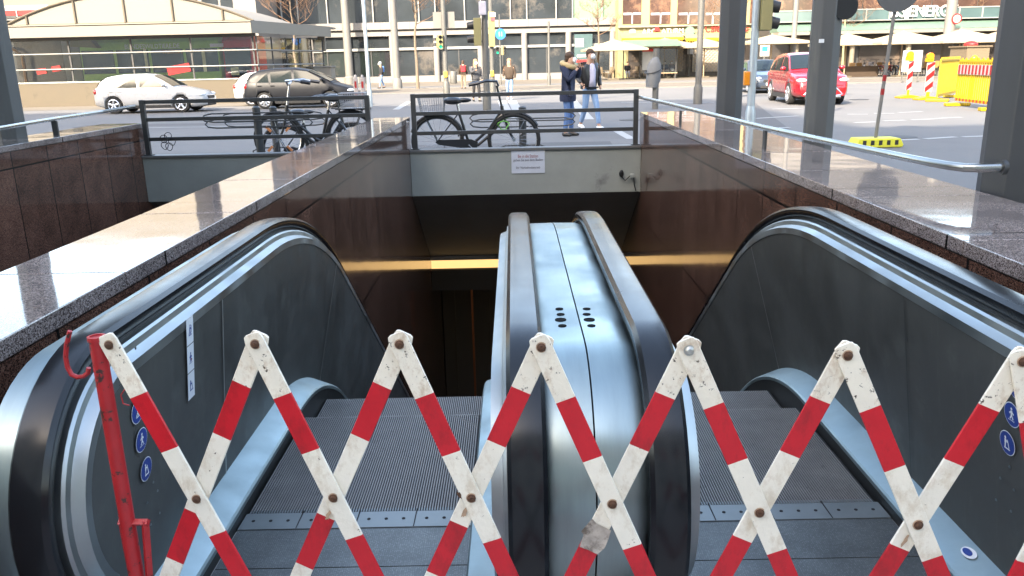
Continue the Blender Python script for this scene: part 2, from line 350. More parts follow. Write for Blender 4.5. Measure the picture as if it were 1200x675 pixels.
def escalator(label,xl,xr,sl,sr,deckl,deckr,centre):
    t=thing('escalator',label,'escalator',((sl+sr)/2,2.5,.1))
    W=WM[t.name]
    for side,x0,se,dk in ((1,xl,sl,deckl),(-1,xr,sr,deckr)):
        s=side
        mb=MB(); sweep(mb,railpath(),[(x0-.044,-.013),(x0-.034,-.002),(x0-.018,0),(x0+.018,0),(x0+.034,-.002),(x0+.044,-.013),(x0+.044,-.034),(x0+.036,-.044),(x0+.027,-.046),(x0-.027,-.046),(x0-.036,-.044),(x0-.044,-.034)])
        mb.build('handrail','rubber',t)
        mb=MB(); sweep(mb,railpath(),[(x0-.026,-.045),(x0+.026,-.045),(x0+.026,-.07),(x0-.026,-.07)]); mb.build('handrail_guide','black',t)
        xt=x0+s*.078; xb=se-s*.105
        mb=MB(); sweep(mb,railpath(222),[(x0-s*.01,-.06),(x0+s*.046,-.058),(x0+s*.053,-.064),(x0+s*.055,-.082),(x0+s*.062,-.087),(x0+s*.082,-.095),(x0+s*.082,-.122),(x0-s*.01,-.122)])
        h=mb.build('balustrade_trim','steel_head',t); h.data.set_sharp_from_angle(angle=R(22))
        # outer / middle deck beside the handrail
        mb=MB(); e=dk
        a=x0-s*.03
        sec=[(a,-.056),(x0-s*.05,-.05),(e,-.045),(e,-.075),(a,-.075)] if centre!=s else [(a,-.06),(x0-s*.052,-.052),(e,-.05),(e,-.08),(a,-.08)]
        sweep(mb,railpath(),sec); d=mb.build('outer_deck','steel_deck' ,t); d.data.set_sharp_from_angle(angle=R(22))
        # outer cladding
        mb=MB()
        xs=e-s*.003 if not (s==-centre) else e
        if (s==1 and centre==-1) or (s==-1 and centre==1):
            pth=railpath(); sweep(mb,pth,[(e+s*.0,-.06),(e+s*.0,-.16)],closed=False)
            mb.build('outer_cladding','steel',t)
        # inner panel
        mb=MB(); p=flatpath(YC)
        vs=[];fs=[]
        NR=6
        for (y,z,ny,nz) in p:
            for j in range(NR+1):
                n=-.12+(-.775+.12)*j/NR; vs.append((xt+(xb-xt)*j/NR,y+ny*n,z+nz*n))
        for i in range(len(p)-1):
            for j in range(NR): a=i*(NR+1)+j; fs.append((a,a+1,a+NR+2,a+NR+1))
        mb.add(vs,fs,True)
        # half-round end of the panel
        k=16; vs=[(xt+(xb-xt)*.37,YC,ZC)]; rr=RR-.118
        for i in range(k+1):
            a=R(270-180*i/k); z=ZC+rr*math.sin(a); vs.append((xt+(xb-xt)*(.805-z)/.61,YC+rr*math.cos(a),z))
        mb.add(vs,[(0,i,i+1) for i in range(1,k+1)],True)
        lo=[]
        for i in range(0,8):
            a=R(270-180*i/k); z=ZC+rr*math.sin(a); y=YC+rr*math.cos(a); lo.append((xt+(xb-xt)*(.805-z)/.61,y,z)); lo.append((xb,y,.195))
        mb.add(lo,[(2*i,2*i+1,2*i+3,2*i+2) for i in range(7)],True)
        mb.build('side_panel','panel',t,merge=True)
        # low deck and skirt
        mb=MB(); q=flatpath(1.45); sweep(mb,q,[(xb-s*.004,-.772),(se-s*.006,-.808),(se,-.815),(se,-.83),(se-s*.02,-.83),(xb-s*.004,-.80)])
        d=mb.build('inner_deck','steel_low',t); d.data.set_sharp_from_angle(angle=R(22))
        mb=MB(); sweep(mb,flatpath(1.45),[(se-s*.008,-.83),(se-s*.003,-.83),(se-s*.003,-1.35),(se-s*.008,-1.35)]); mb.build('skirt','skirt',t)
        # newel base
    for side,x0,se in ((1,xl,sl),(-1,xr,sr)):
        xb=se-side*.105; a,b_=sorted((x0-side*.11,xb-side*.006)); MB().box(a,b_,1.60,1.93,.104,.30).build('newel_base','steel',t,bevel=.01)
    # steps
    pitch=.0092; n=int((sr-sl-.012)/pitch); zs=[.1,.098,.012,-.19,-.46,-.76,-1.06]
    for j,z in enumerate(zs):
        y0=2.515+.4*j; y1=y0+.396; prof=[]; x=sl+.006
        for i in range(n):
            prof+=[(x,z-.009),(x+.001,z),(x+.0052,z),(x+.0062,z-.009)]; x+=pitch
        k=len(prof); vs=[(a,y0,b) for a,b in prof]+[(a,y1,b) for a,b in prof]
        mb=MB().add(vs,[(i,i+1,k+i+1,k+i) for i in range(k-1)]); 
        mb.add([(sl+.006,y1,z-.009),(sr-.006,y1,z-.009),(sr-.006,y1,z-.3),(sl+.006,y1,z-.3)],[(0,1,2,3)])
        st=mb.build('step','tread',t)
        MB().box(sl+.004,sr-.004,y0+.001,y1-.003,z-.05,z-.0035).build('groove_shade','treadgap',st)  # near-black fill raised between the ribs, groove shade put in as colour
    # comb, floor plates
    mb=MB(); xa,xz=sl+.002,sr-.002
    mb.add([(xa,2.40,.108),(xz,2.40,.108),(xz,2.50,.106),(xa,2.50,.106),(xz,2.515,.098),(xa,2.515,.098),(xa,2.40,.06),(xz,2.40,.06)],[(0,1,2,3),(3,2,4,5),(0,6,7,1)])
    x=sl+.008
    while x<sr-.01: mb.box(x,x+.004,2.51,2.53,.09,.1015); x+=pitch
    cp=mb.build('comb_plate','comb',t)
    mb=MB(); 
    k=max(2,round((sr-sl)/.2)); w=(sr-sl)/k
    for i in range(k):
        for u in (.2,.5,.8): MB().lathe([(.006,.1065),(.006,.1085)],((sl+w*(i+u)),2.452,0),n=10).build('screw','treadgap',cp)
        if i: MB().box(sl+w*i-.0015,sl+w*i+.0015,2.402,2.512,.1035,.1092).build('joint','treadgap',cp)
    pass
    fp=MB().box(xa,xz,2.185,2.397,.06,.105).build('floor_plate','floorplate',t)
    MB().box(xa,xz,1.5,2.18,.06,.105).build('floor_plate','floorplate',t)
    return t
# fine ribbed plate
m,nt,b=newmat('floorplate'); L=nt.links.new
tc=_n(nt,'ShaderNodeTexCoord'); br=_n(nt,'ShaderNodeTexVoronoi'); br.inputs['Scale'].default_value=150; br.inputs['Randomness'].default_value=.25; L(tc.outputs['Object'],br.inputs['Vector'])
mr=_n(nt,'ShaderNodeMapRange'); mr.inputs[1].default_value=.1; mr.inputs[2].default_value=.5; mr.inputs[3].default_value=1.25; mr.inputs[4].default_value=.5; L(br.outputs['Distance'],mr.inputs[0])
nz=_n(nt,'ShaderNodeTexNoise'); nz.inputs['Scale'].default_value=6; nz.inputs['Detail'].default_value=6; L(tc.outputs['Object'],nz.inputs['Vector'])
m3=_n(nt,'ShaderNodeMath',operation='MULTIPLY'); L(mr.outputs[0],m3.inputs[0]); m4=_n(nt,'ShaderNodeMapRange'); m4.inputs[1].default_value=.3; m4.inputs[2].default_value=.7; m4.inputs[3].default_value=.75; m4.inputs[4].default_value=1.2; L(nz.outputs[0],m4.inputs[0]); L(m4.outputs[0],m3.inputs[1])
sc=_n(nt,'ShaderNodeVectorMath',operation='SCALE'); sc.inputs[0].default_value=(.23,.25,.25); L(m3.outputs[0],sc.inputs['Scale']); L(sc.outputs[0],b.inputs['Base Color'])
b.inputs['Metallic'].default_value=.6; b.inputs['Roughness'].default_value=.45
bp=_n(nt,'ShaderNodeBump'); bp.inputs['Strength'].default_value=.4; bp.inputs['Distance'].default_value=.003; L(br.outputs['Distance'],bp.inputs['Height']); L(bp.outputs[0],b.inputs['Normal'])
E1=escalator('left escalator going down, white sticker strip on its dark side panel',-1.075,.015,-.955,-.165,-1.2,.166,-1)
E2=escalator('right escalator going down, beside the granite wall with the steel handrail',.325,1.322,.455,1.235,.170,1.445,1)
# seams, stickers, screws on the two big panels
FL=Frame(-1.075+.078+.003,-.955-.105+.003,1); FR=Frame(1.322-.078-.003,1.235+.105-.003,-1)
def seam(px,py,fr,xt,xb,parent,m='seam',w=.003):
    y=fr.hit(px,py).y; a=0
    if y>Y1: a=math.asin(min(.6,(y-Y1)/(RA-.3)))
    ny,nz=math.sin(a),math.cos(a); mb=MB(); o=.005*(1 if xt<0 else -1)
    yy,zz=(Y1+RA*ny,ZC+RR-RA+RA*nz) if a else (y,ZC+RR)
    pts=[]
    for n,x in ((-.122,xt),(-.773,xb)): pts.append(Vector((x+o,yy+ny*n,zz+nz*n)))
    d=Vector((0,nz,-ny))*w
    mb.quad(pts[0]-d,pts[0]+d,pts[1]+d,pts[1]-d); mb.build('panel_joint',m,parent)
for px,py,m,w in ((262,380,'seam',.004),(383,370,'seam',.0035)): seam(px,py,FL,-.997,-1.06,E1,m,w)
for px,py,m,w in ((899,370,'seam',.003),(1059,380,'skirt',.002)): seam(px,py,FR,1.244,1.34,E2,m,w)
# white strip sticker: three panes
c0=FL.hit(221.5,371); c1=FL.hit(231.5,457); ax=-FL.W*(c1-c0).length
st=MB(); ins=MB(); red=MB()
for i in range(3):
    c=c0+ax*((i+.5)/3)
    hw,hh=.026,ax.length/6-.0015
    FL.poly(st,c,[(-hw,-hh),(hw,-hh),(hw,hh),(-hw,hh)],.0015)
    figure(FL,ins,c,.026,i,.002)
for k in (.667,): FL.disc(red,c0+ax*.52+FL.U*.006,.004,.0022,8)
so=st.build('instruction_sticker','sticker_white',E1,label='white strip of three instruction pictograms'); ins.build('pictogram','sticker_blue',so); red.build('red_dot','ink_red',so)
def discs(fr,pts,parent,name):
    for i,(px,py) in enumerate(pts):
        c=fr.hit(px,py); a=MB(); fr.disc(a,c,.034,.0012); o=a.build(name,'sticker_white',parent,label='round blue rule sticker')
        b_=MB(); fr.disc(b_,c,.0318,.0018); b_.build('blue_field','sticker_blue',o); g=MB(); figure(fr,g,c,.027,i%3,.0024); g.build('pictogram','sticker_white',o)
discs(FL,[(160.5,482),(165.5,515.5),(171,549.5)],E1,'rule_sticker'); discs(FR,[(1191,453),(1186.4,486),(1181,519)],E2,'rule_sticker')
def screws(fr,pts,parent,r=.0035):
    for px,py in pts:
        c=fr.hit(px,py); a=MB(); fr.disc(a,c,r,.003,12); fr.disc(a,c,r*1.25,.0015,12); a.build('screw','steel_head',parent)
screws(FL,[(179,565),(184,575),(172,589),(186.5,601),(176,614.5),(158,408)],E1)
screws(FR,[(1184,547),(1173,560),(1189,574),(1168,585.5),(1185.5,599)],E2)
# middle deck: service holes
def holes(pts,parent,zz=.925):
    for px,py,r in pts:
        c=at_z(px,py,zz); a=MB(); r*=.86; a.lathe([(r,.916),(r,.9208)],(c.x,c.y,0),n=18); a.build('deck_lamp','soffit_black',parent)
        continue
        a=MB(); a.tube([(c.x+r*1.05*math.cos(i*PI/9),c.y+r*1.05*math.sin(i*PI/9),zz+.0025) for i in range(18)],.0012,n=5,closed=True); a.build('lamp_ring','steel',parent)
holes([(655.5,360,.013),(657,366.3,.013),(657,372.5,.018),(659,379.5,.013)],E1)
holes([(687.5,360,.013),(687.5,366.3,.013),(690.5,372.5,.018),(693,379.5,.013)],E2)
# oval sticker on the low deck, right
mb=MB(); c=at_x(1165,642,1.29); zc_=.185
c=at_z(1135,650,.182)
mb.add([(c.x+.017*math.cos(i*PI/10),c.y+.03*math.sin(i*PI/10),.1655+.36*(c.x+.017*math.cos(i*PI/10)-1.241)) for i in range(20)],[tuple(range(20))]); o=mb.build('oval_sticker','sticker_white',E2)
mb=MB(); mb.add([(c.x+.010*math.cos(i*PI/10)-.002,c.y+.02*math.sin(i*PI/10)+.004,.1667+.36*(c.x+.010*math.cos(i*PI/10)-.002-1.241)) for i in range(20)],[tuple(range(20))]); mb.build('oval_print','sticker_blue',o)
# ------------------------------------------------------------------ scissor barrier
PL=lambda px,py:(lambda r:(CAMP+r*((1.2783)/(r.y+.1017*r.x))))(ray(px,py))
pk=[PL(*p) for p in [(132,402),(302,401),(470,401),(635,404.5),(807,408),(991.6,414),(1195,421)]]
md=[PL(*p) for p in [(233.7,581.5),(392.8,580),(553.6,580),(717.7,587),(889,597),(1073.4,611)]]
pk.append(pk[-1]+(pk[-1]-pk[-2])*.62); md.append(md[-1]+(pk[-1]-pk[-2])*1.25)
G=thing('scissor_barrier','red and white striped folding scissor barrier closing off both escalators','barrier',(pk[0].x-.02,pk[0].y,.1))
pn=Vector((.1017,1,0)).normalized()
def bar(p,q,ext,off,stripe0,w=.0352):
    """flat bar through pins p (top) and q; length ext"""
    d=(q-p).normalized(); e=d.cross(pn).normalized(); me=bpy.data.meshes.new('bar'); bm=bmesh.new()
    cuts=[-.018]+[c for c in stripe0 if c<ext-.01]+[ext]; ms=[]
    def ringpts(t,wid): return [p+d*t+e*sx*wid+pn*(off+sy*.0028) for sx,sy in ((-1,-1),(1,-1),(1,1),(-1,1))]
    secs=[(-.0195,w*.26,0),(-.017,w*.42,0)]
    for i,c in enumerate(cuts): secs.append((c if i else -.006,w*.5,i))
    prev=None
    for (t,wd,i) in secs:
        r=[bm.verts.new(v) for v in ringpts(t,wd)]
        if prev is None: bm.faces.new(r[::-1])
        else:
            for k in range(4):
                f=bm.faces.new((prev[k],prev[(k+1)%4],r[(k+1)%4],r[k])); f.material_index=(0 if i<=1 else (1 if i%2==0 else 2))
        prev=r
    bm.faces.new(prev); bmesh.ops.recalc_face_normals(bm,faces=bm.faces)
    bm.transform(WM[G.name].inverted()); bm.to_mesh(me); bm.free()
    for k in ('barwhite_worn','barred','barwhite'): me.materials.append(MATS[k])
    o=bpy.data.objects.new('slat',me); COL.objects.link(o); o.parent=G; WM[o.name]=WM[G.name].copy()
    md_=o.modifiers.new('bevel','BEVEL'); md_.width=.0012; md_.segments=2; md_.limit_method='ANGLE'
    return o
L1=(md[0]-pk[0]).length
S1=[.103,.218,.398,.515,.69]; S2=[.088,.198,.372,.49,.67]
for i in range(7): bar(pk[i],md[i],L1*3 if i<5 else L1*(3.-(i-4)*.5),-.0075,[c+random.uniform(-.003,.003) for c in S1])
for i in range(7): bar(pk[i+1],md[i],L1*3 if i>1 else L1*(2+i*.6),.0,[c+random.uniform(-.003,.003) for c in S2])
def pin(p,off=-.011,r=.0062,m='rust'):
    mb=MB(); M=Matrix.Rotation(PI/2,4,'X'); mb.lathe([(r*1.25,0),(r*1.25,.0015),(r,.0025),(r*.7,.0055),(.0005,.006)],p+pn*off,n=14,M=M); mb.build('rivet',m,G)
    mb=MB(); mb.lathe([(r*1.55,0),(r*1.55,.001)],p+pn*(off+.001),n=16,M=M); mb.build('washer','rustlight' if m=='rust' else 'seam',G)
for i,p in enumerate(pk[:-1]): pin(p,m='rust' if i!=4 else 'seam',r=.006)
for i,p in enumerate(md[:-1]): pin(p)
# rust streaks and torn tape
def patch(px,py,w,h,ang,m,off=-.0042):
    c=PL(px,py); e=Vector((1,-.1017,0)).normalized(); u=Vector((0,0,1)); mb=MB(); pts=[]
    for k in range(14):
        a=2*PI*k/14; rr=1+random.uniform(-.45,.45); x=w*math.cos(a)*rr; y=h*math.sin(a)*rr
        pts.append(c+e*(x*math.cos(ang)-y*math.sin(ang))+u*(x*math.sin(ang)+y*math.cos(ang))+pn*off)
    mb.add(pts,[tuple(range(14))]); mb.build('rust_stain',m,G)
patch(385,603,.0035,.013,-.45,'rustlight'); patch(546,598,.0035,.014,-.45,'rustlight'); patch(1060,631,.003,.014,-.5,'rustlight'); patch(540,577,.003,.008,.4,'rust',-.011)
c=PL(704,630)
mb=MB(); e=Vector((1,-.1017,0)).normalized()
for k,(a,b_) in enumerate([((683,638),(700,601)),]):
    pass
tp=[PL(x,y)+pn*-.0045 for x,y in ((679,639),(684,625),(681,621),(694,606),(699,612),(716,620),(713,630),(709,640),(700,648),(690,643))]
MB().add(tp,[tuple(range(10))]).build('torn_tape','tape',G) if mat('tape',(.42,.36,.31),.55,var=.5,scale=30,dirt=(.12,.09,.07),dscale=25,dth=.5) else 0
# post with hook and lower bracket
px_=PL(113,395)
def post(c,top,hook):
    mb=MB(); mb.tube([(c.x,c.y,top),(c.x,c.y,.11)],.0135,n=18); mb.lathe([(.0155,top-.006),(.0155,top+.002),(.011,top+.002),(.011,top-.02)],(c.x,c.y,0),n=18)
    mb.build('post','postred',G)
    MB().lathe([(.075,.1),(.075,.112),(.02,.114),(.02,.13)],(c.x,c.y,0),n=20).build('foot','postred',G)
post(Vector((px_.x,px_.y,0)),px_.z,1)
hk=[PL(x,y)+Vector((0,0,0)) for x,y in ((104,431),(103,437),(98,441),(91,442),(84,439),(79,430),(77,418),(78,404),(82,388))]
MB().tube(hk,.0042,n=9).build('hook','postred',G)
hk=[PL(x,y)+pn*-.004 for x,y in ((148,455),(143,462),(146,472),(153,474))]
MB().tube(hk,.0012,n=6).build('wire_loop','postred',G)
a=PL(141,610); b2=PL(175,612); w=.007
mb=MB()
for (p,q) in (((140,612),(174,612)),((170,610),(176,690)),((143,612),(158,690))):
    P,Q=PL(*p),PL(*q); mb.tube([P,Q],.0075,n=4)
mb.build('latch_bracket','postred',G)
rp=PL(1199,404); post(Vector((rp.x+.12,rp.y+.02,0)),rp.z-.002,0)
# ------------------------------------------------------------------ ground, pit, walls
def struct(mb,name,m): return mb.build(name,m,kind='structure')
BIG=260
mb=MB()
XL,XR=-5.35,2.3
for (a,b_,c,d) in ((-BIG,XL,-BIG,BIG),(XR,BIG,-BIG,BIG),(XL,XR,10.75,BIG),(XL,XR,-BIG,-4)):
    mb.quad((a,c,0),(b_,c,0),(b_,d,0),(a,d,0))
struct(mb,'ground','asphalt')
struct(MB().box(-60,60,-22,-4,-.3,.02),'bounce_forecourt','bounce_paving')  # unseen pale paving added behind the camera to bounce light onto the barrier
mb=MB(); mb.box(-1.35,1.65,-4,2.40,-.4,.10); struct(mb,'entrance_floor','tile_floor')
mb=MB(); mb.box(-4.83,-1.8,-4,0,-.4,.10); struct(mb,'entrance_floor','tile_floor')
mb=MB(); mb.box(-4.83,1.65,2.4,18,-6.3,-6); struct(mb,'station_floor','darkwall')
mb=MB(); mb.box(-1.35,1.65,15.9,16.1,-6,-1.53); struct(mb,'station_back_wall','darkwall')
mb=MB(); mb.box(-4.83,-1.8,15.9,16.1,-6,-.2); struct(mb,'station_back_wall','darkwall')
for a,b_,lab in ((-1.80,-1.35,'polished brown granite wall between the left escalator and the stair pit'),(-5.35,-4.83,'polished brown granite wall along the far side of the stair pit'),(1.65,2.3,'wide polished granite wall right of the escalators, carrying a steel handrail')):
    t=thing('granite_wall',lab,'wall',((a+b_)/2,5,-6))
    MB().prism([(-4,-6),(-4,.868),(10.75,.868),(10.75,-.13),(15.9,-.13),(15.9,-6)],'x',a,b_).build('wall_body','granite_face',t)
    MB().box(a+.012,b_-.012,-4,10.74,.868,.874).build('mortar_joint','black',t)
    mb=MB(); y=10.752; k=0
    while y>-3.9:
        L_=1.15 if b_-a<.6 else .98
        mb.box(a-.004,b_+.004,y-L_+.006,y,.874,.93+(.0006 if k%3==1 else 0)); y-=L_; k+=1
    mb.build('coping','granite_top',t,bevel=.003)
# stairs in the left pit
t=thing('stairs','granite stairs going down in the left pit','stairs',(-3.3,0,-6))
mb=MB()
for i in range(32): mb.box(-4.82,-1.81,.0+.3*i,.3+.3*i,-6,.1-.165*(i+1))
mb.build('flight','granite_face',t)
def bay(x0,x1,lab1,lab2,cut=None):
    t=thing('parapet',lab1,'parapet',((x0+x1)/2,10.65,-.1))
    zc=at_y(600,174.5,10.6).z
    MB().box(x0+.003,x1-.003,10.60,10.74,-.08,zc-.02).build('concrete_face','concrete_band',t)
    MB().box(x0+.002,x1-.002,10.575,10.75,zc-.02,zc+.012).build('cap','cap_metal',t,bevel=.003)
    # sloping soffit and cover under the street
    mb=MB(); mb.prism([(10.62,-.08),(10.74,-.05),(12.75,-.05),(12.75,-1.33),(12.45,-1.33)],'x',x0+.003,x1-.003); mb.build('soffit','soffit',t)
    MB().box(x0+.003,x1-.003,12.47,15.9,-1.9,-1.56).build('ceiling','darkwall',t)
    r=thing('railing',lab2,'railing',((x0+x1)/2,10.66,zc))
    zs=[at_y(600,p,10.66).z for p in (110.2,131,154)]
    for x in (x0+.07,x1-.07): MB().box(x-.03,x+.03,10.63,10.69,zc+.012,zs[0]+.027).build('post','rail_paint',r,bevel=.004)
    for z in zs: MB().box(x0+.1,x1-.1,10.64,10.68,z-.024,z+.024).build('rail','rail_paint',r,bevel=.003)
    for x in (x0+.07,x1-.07): MB().box(x-.055,x+.055,10.61,10.71,zc+.012,zc+.024).build('base_plate','rail_paint',r)
    return t,r
P1,Rl1=bay(-1.35,1.65,'grey concrete parapet with a paper notice above the escalator opening','dark steel railing with three rails above the escalator opening')
P2,Rl2=bay(-4.83,-1.80,'grey concrete parapet across the end of the stair pit','dark steel railing with three rails across the end of the stair pit')
# warm light strip and things below
t=thing('light_strip','long warm glowing light strip under the sloping soffit','light',(.15,12.46,-1.53))
MB().box(-1.345,1.645,12.45,12.52,-1.535,-1.40).build('diffuser','lightstrip',t)
MB().box(-1.347,1.647,12.44,12.62,-1.40,-1.335).build('housing','soffit',t)
t=thing('station_gate','dark closed metal gate below the light strip','gate',(0,14,-6))
MB().box(-1.34,1.64,14.02,14.06,-6,-1.9).build('leaf','darkwall',t)
g=at_y(553.5,360,14.0); MB().box(g.x-.018,g.x+.018,13.99,14.02,-6,-1.9).build('edge_strip','copper',t)
for i in range(-2,4):
    x=g.x+.62*i+.3
    if abs(x)<1.3: MB().box(x-.01,x+.01,14.0,14.02,-6,-1.9).build('seam','black',t)
# paper notice
a,b_=at_y(599,176.5,10.597),at_y(638.5,202.5,10.597)
t=thing('paper_notice','pale paper notice with three printed lines fixed to the concrete parapet','notice',(a.x,10.597,b_.z))
MB().box(a.x,b_.x,10.590,10.598,b_.z,a.z).build('sheet','paper',t)
w=b_.x-a.x; h=a.z-b_.z
text('Bis in die Station','lettering','ink_red',a.x+w*.2,a.x+w*.8,10.588,a.z-h*.32,a.z-h*.18,t,.001)
text('gehen Sie aus dem Boden','lettering','ink_dark',a.x+w*.06,a.x+w*.94,10.588,a.z-h*.50,a.z-h*.36,t,.001)
text('Ihr Verkehrsbetrieb','lettering','ink_dark',a.x+w*.14,a.x+w*.86,10.588,a.z-h*.80,a.z-h*.70,t,.001)
# cable box in the corner
c=at_y(741,206,10.55)
t=thing('cable_box','small light junction box with loose black cable in the corner of the parapet','box',tuple(c))
MB().cbox((c.x,c.y,c.z),(.06,.05,.05)).build('box','concrete_band',t,bevel=.006)
MB().tube([c+Vector((-.03,0,0)),c+Vector((-.09,.01,-.06)),c+Vector((-.13,.0,-.02)),c+Vector((-.14,.01,.05))],.008,n=6).build('cable','black',t)
MB().tube([c+Vector((.02,0,-.03)),c+Vector((.03,.01,-.12)),c+Vector((.05,.0,-.2))],.006,n=6).build('cable','black',t)
MB().ell(c+Vector((-.14,.01,.03)),(.03,.02,.05)).build('plug','black',t)
# wire knot on the left railing
c=at_y(197,166,10.62); mb=MB()
for k in range(5):
    an=k*1.3; ctr=c+Vector((.05*math.cos(an),-.01*k,.07*math.sin(an))); mb.tube([ctr+Vector((.045*math.cos(q*PI/6),.01*math.sin(q),.05*math.sin(q*PI/6))) for q in range(12)],.005,n=5,closed=True)
mb.build('wire_knot','black',label='tangled knot of black wire tied to the left end of the stair pit railing',cat='wire')
# steel handrails on the walls
pts=[Vector((1.60,10.62,1.13)),Vector((1.71,9.2,1.115)),at_z(897,150,1.085),at_z(1000,172,1.08),at_z(1060,184.5,1.08),at_z(1085,189.5,1.08),at_z(1110,194,1.08),at_z(1130,196.5,1.08),at_z(1150,197,1.08),at_z(1176,196,1.08)]
t=thing('steel_handrail','stainless steel handrail bending into the column on the right wall','handrail',(1.9,7,.93))
MB().tube(pts,.0205,n=14).build('tube','steel_rail',t)
for q in (pts[2],Vector((1.74,8.6,1.1))): MB().box(q.x-.008,q.x+.008,q.y-.03,q.y+.03,.93,1.07).build('bracket','rail_paint',t)
e=pts[-1]; MB().lathe([(.034,0),(.034,.02)],e+Vector((-.012,.0,0)),n=16,M=Matrix.Rotation(PI/2,4,'Y')).build('flange','rail_paint',t)
t=thing('steel_handrail','stainless steel handrail on the far wall of the stair pit','handrail',(-5.1,8,.93))
MB().tube([Vector((-4.85,10.66,1.15)),at_z(120,131,1.1),at_z(63,139.5,1.1),at_z(0,150,1.1),at_z(-140,174,1.1)],.021,n=12).build('tube','steel_rail',t)
q=at_z(63,139.5,1.1); MB().box(q.x-.03,q.x+.03,q.y-.012,q.y+.012,.93,1.08).build('bracket','rail_paint',t)
# columns and roof edge beams
mat('column',(.10,.104,.105),.5,metal=.1,var=.14,scale=1.6,dirt=(.14,.14,.13),dscale=2.4,dth=.55,stretch=(3,3,.5))
mat('column_dark',(.06,.064,.068),.5,metal=.1,var=.14,scale=1.6,stretch=(3,3,.5))
mat('roof_metal',(.3,.3,.3),.5)
def column(c,r,rot,lab,m='column',collar=True):
    t=thing('steel_column',lab,'column',(c[0],c[1],0))
    MB().lathe([(r,0),(r,6.0)],(c[0],c[1],0),n=8,M=Matrix.Rotation(rot,4,'Z'),smooth=False).build('shaft',m,t,bevel=.006)
    MB().lathe([(r*1.5,0),(r*1.5,.02)],(c[0],c[1],.002),n=8,M=Matrix.Rotation(rot,4,'Z'),smooth=False).build('base_plate','rail_paint',t)
    return t
def colat(pxl,py,Y,wid):
    p=at_y(pxl,py,Y); return (p.x+wid/2,Y)
c960=colat(941.6,163,6.75,.225); T=column(c960,.120,R(10),'grey octagonal steel column in the middle of the right wall with a small white tag')
q=at_y(962,48,6.63); MB().box(q.x-.02,q.x+.02,6.615,6.62,q.z-.014,q.z+.014).build('tag','sticker_white',T)
q=at_y(963,68,6.63)
# round black plate on the column
q=at_y(983,8,6.72); MB().lathe([(.10,0),(.10,.02)],(q.x+.02,6.66,q.z),n=24,M=Matrix.Rotation(PI/2,4,'X')).build('round_plate','black',T)
column(colat(838.5,148,9.5,.28),.15,R(14),'dark steel column standing farthest along the right wall','column_dark')
column(colat(1148.5,242,4.08,.30),.165,R(2),'big near steel column where the steel handrail ends','column_dark')
pl=at_y(30,160,8.8); column((pl.x-.17,8.8),.18,R(8),'steel column beyond the stair pit at the left edge','column')
# unseen canopy added to darken the left coping reflection, then the roof beam
t=thing('canopy','unseen flat canopy added over the stair pit to darken the coping reflection','canopy',(-6.2,7.5,4.4))
MB().box(-9.4,-3.5,2.2,10.2,4.45,4.7).build('roof','roof_metal',t); MB().box(-9.5,-3.4,2.1,12.7,4.4,4.75).build('fascia','column_dark',t) if 0 else None
for k in range(4): MB().box(-9.3,-3.6,2.6+2.2*k,2.75+2.2*k,4.33,4.45).build('rib','column_dark',t)
for yy in (2.1,10.2): MB().box(-9.45,-3.45,yy,yy+.1,4.35,4.75).build('edge','column_dark',t)
t=thing('roof_beam','long steel roof beam lying over the right row of columns','beam',(2.5,6,6))
MB().box(2.35,2.65,3.6,10.2,6.0,6.3).build('beam','roof_metal',t)
# buildings behind the camera that put the entrance in the shade
mat('back_facade',(.62,.56,.48),.7,var=.1,scale=.4)
mat('back_glass',(.02,.024,.03),.08,var=.1,spec=.8)
def block(lab,x0,x1,y0,y1,h,face,m='back_facade',gl='back_glass',nx=8,nz=5,fw=.55,fh=.6,z0=4.5):
    """building whose windowed face is 'y-','y+','x-','x+'"""
    t=thing('building',lab,'building',((x0+x1)/2,(y0+y1)/2,0))
    MB().box(x0,x1,y0,y1,0,h).build('wall',m,t)
    MB().box(x0-.3,x1+.3,y0-.3,y1+.3,h,h+.5).build('roof','roof_metal',t)
    L_=(x1-x0) if face[0]=='y' else (y1-y0); st=L_/nx; sz=(h-z0)/nz
    for i in range(nx):
        for j in range(nz):
            a=(x0 if face[0]=='y' else y0)+st*(i+.5-fw/2); b_=a+st*fw; c=z0+sz*(j+.5-fh/2); d=c+sz*fh
            if face=='y+': B=(a,b_,y1,y1+.05,c,d)
            if face=='y-': B=(a,b_,y0-.05,y0,c,d)
            if face=='x+': B=(x1,x1+.05,a,b_,c,d)
            if face=='x-': B=(x0-.05,x0,a,b_,c,d)
            MB().box(*B).build('window',gl,t)
    return t
# ------------------------------------------------------------------ street surfaces
def U(px,py): return at_z(px,py,0)
def sheet(name,m,pts,z):
    return struct(MB().add([(p[0],p[1],z) for p in pts],[tuple(range(len(pts)))]),name,m)
sheet('pavement','paving',[(-200,47),(200,47),(200,130),(-200,130)],.012)
sheet('paved_strip','paving',[(-60,35.6),(-9.5,35.6),(-9.5,47),(-60,47)],.008)
MB().box(-200,200,46.7,47,0,.05).build('kerb','kerb',kind='structure')
MB().box(-200,200,55.2,55.4,0.0,.04).build('kerb','kerb',kind='structure')
sheet('tram_lane','asphalt',[(-200,55.4),(200,55.4),(200,60),(-200,60)],.02)
def dash(p,q,w=.13,name='road_marking'):
    a,b_=U(*p),U(*q); d=(b_-a).normalized(); e=Vector((-d.y,d.x,0))*w/2
    MB().quad(a-e+Vector((0,0,.006)),b_-e+Vector((0,0,.006)),b_+e+Vector((0,0,.006)),a+e+Vector((0,0,.006))).build(name,'roadpaint',kind='structure')
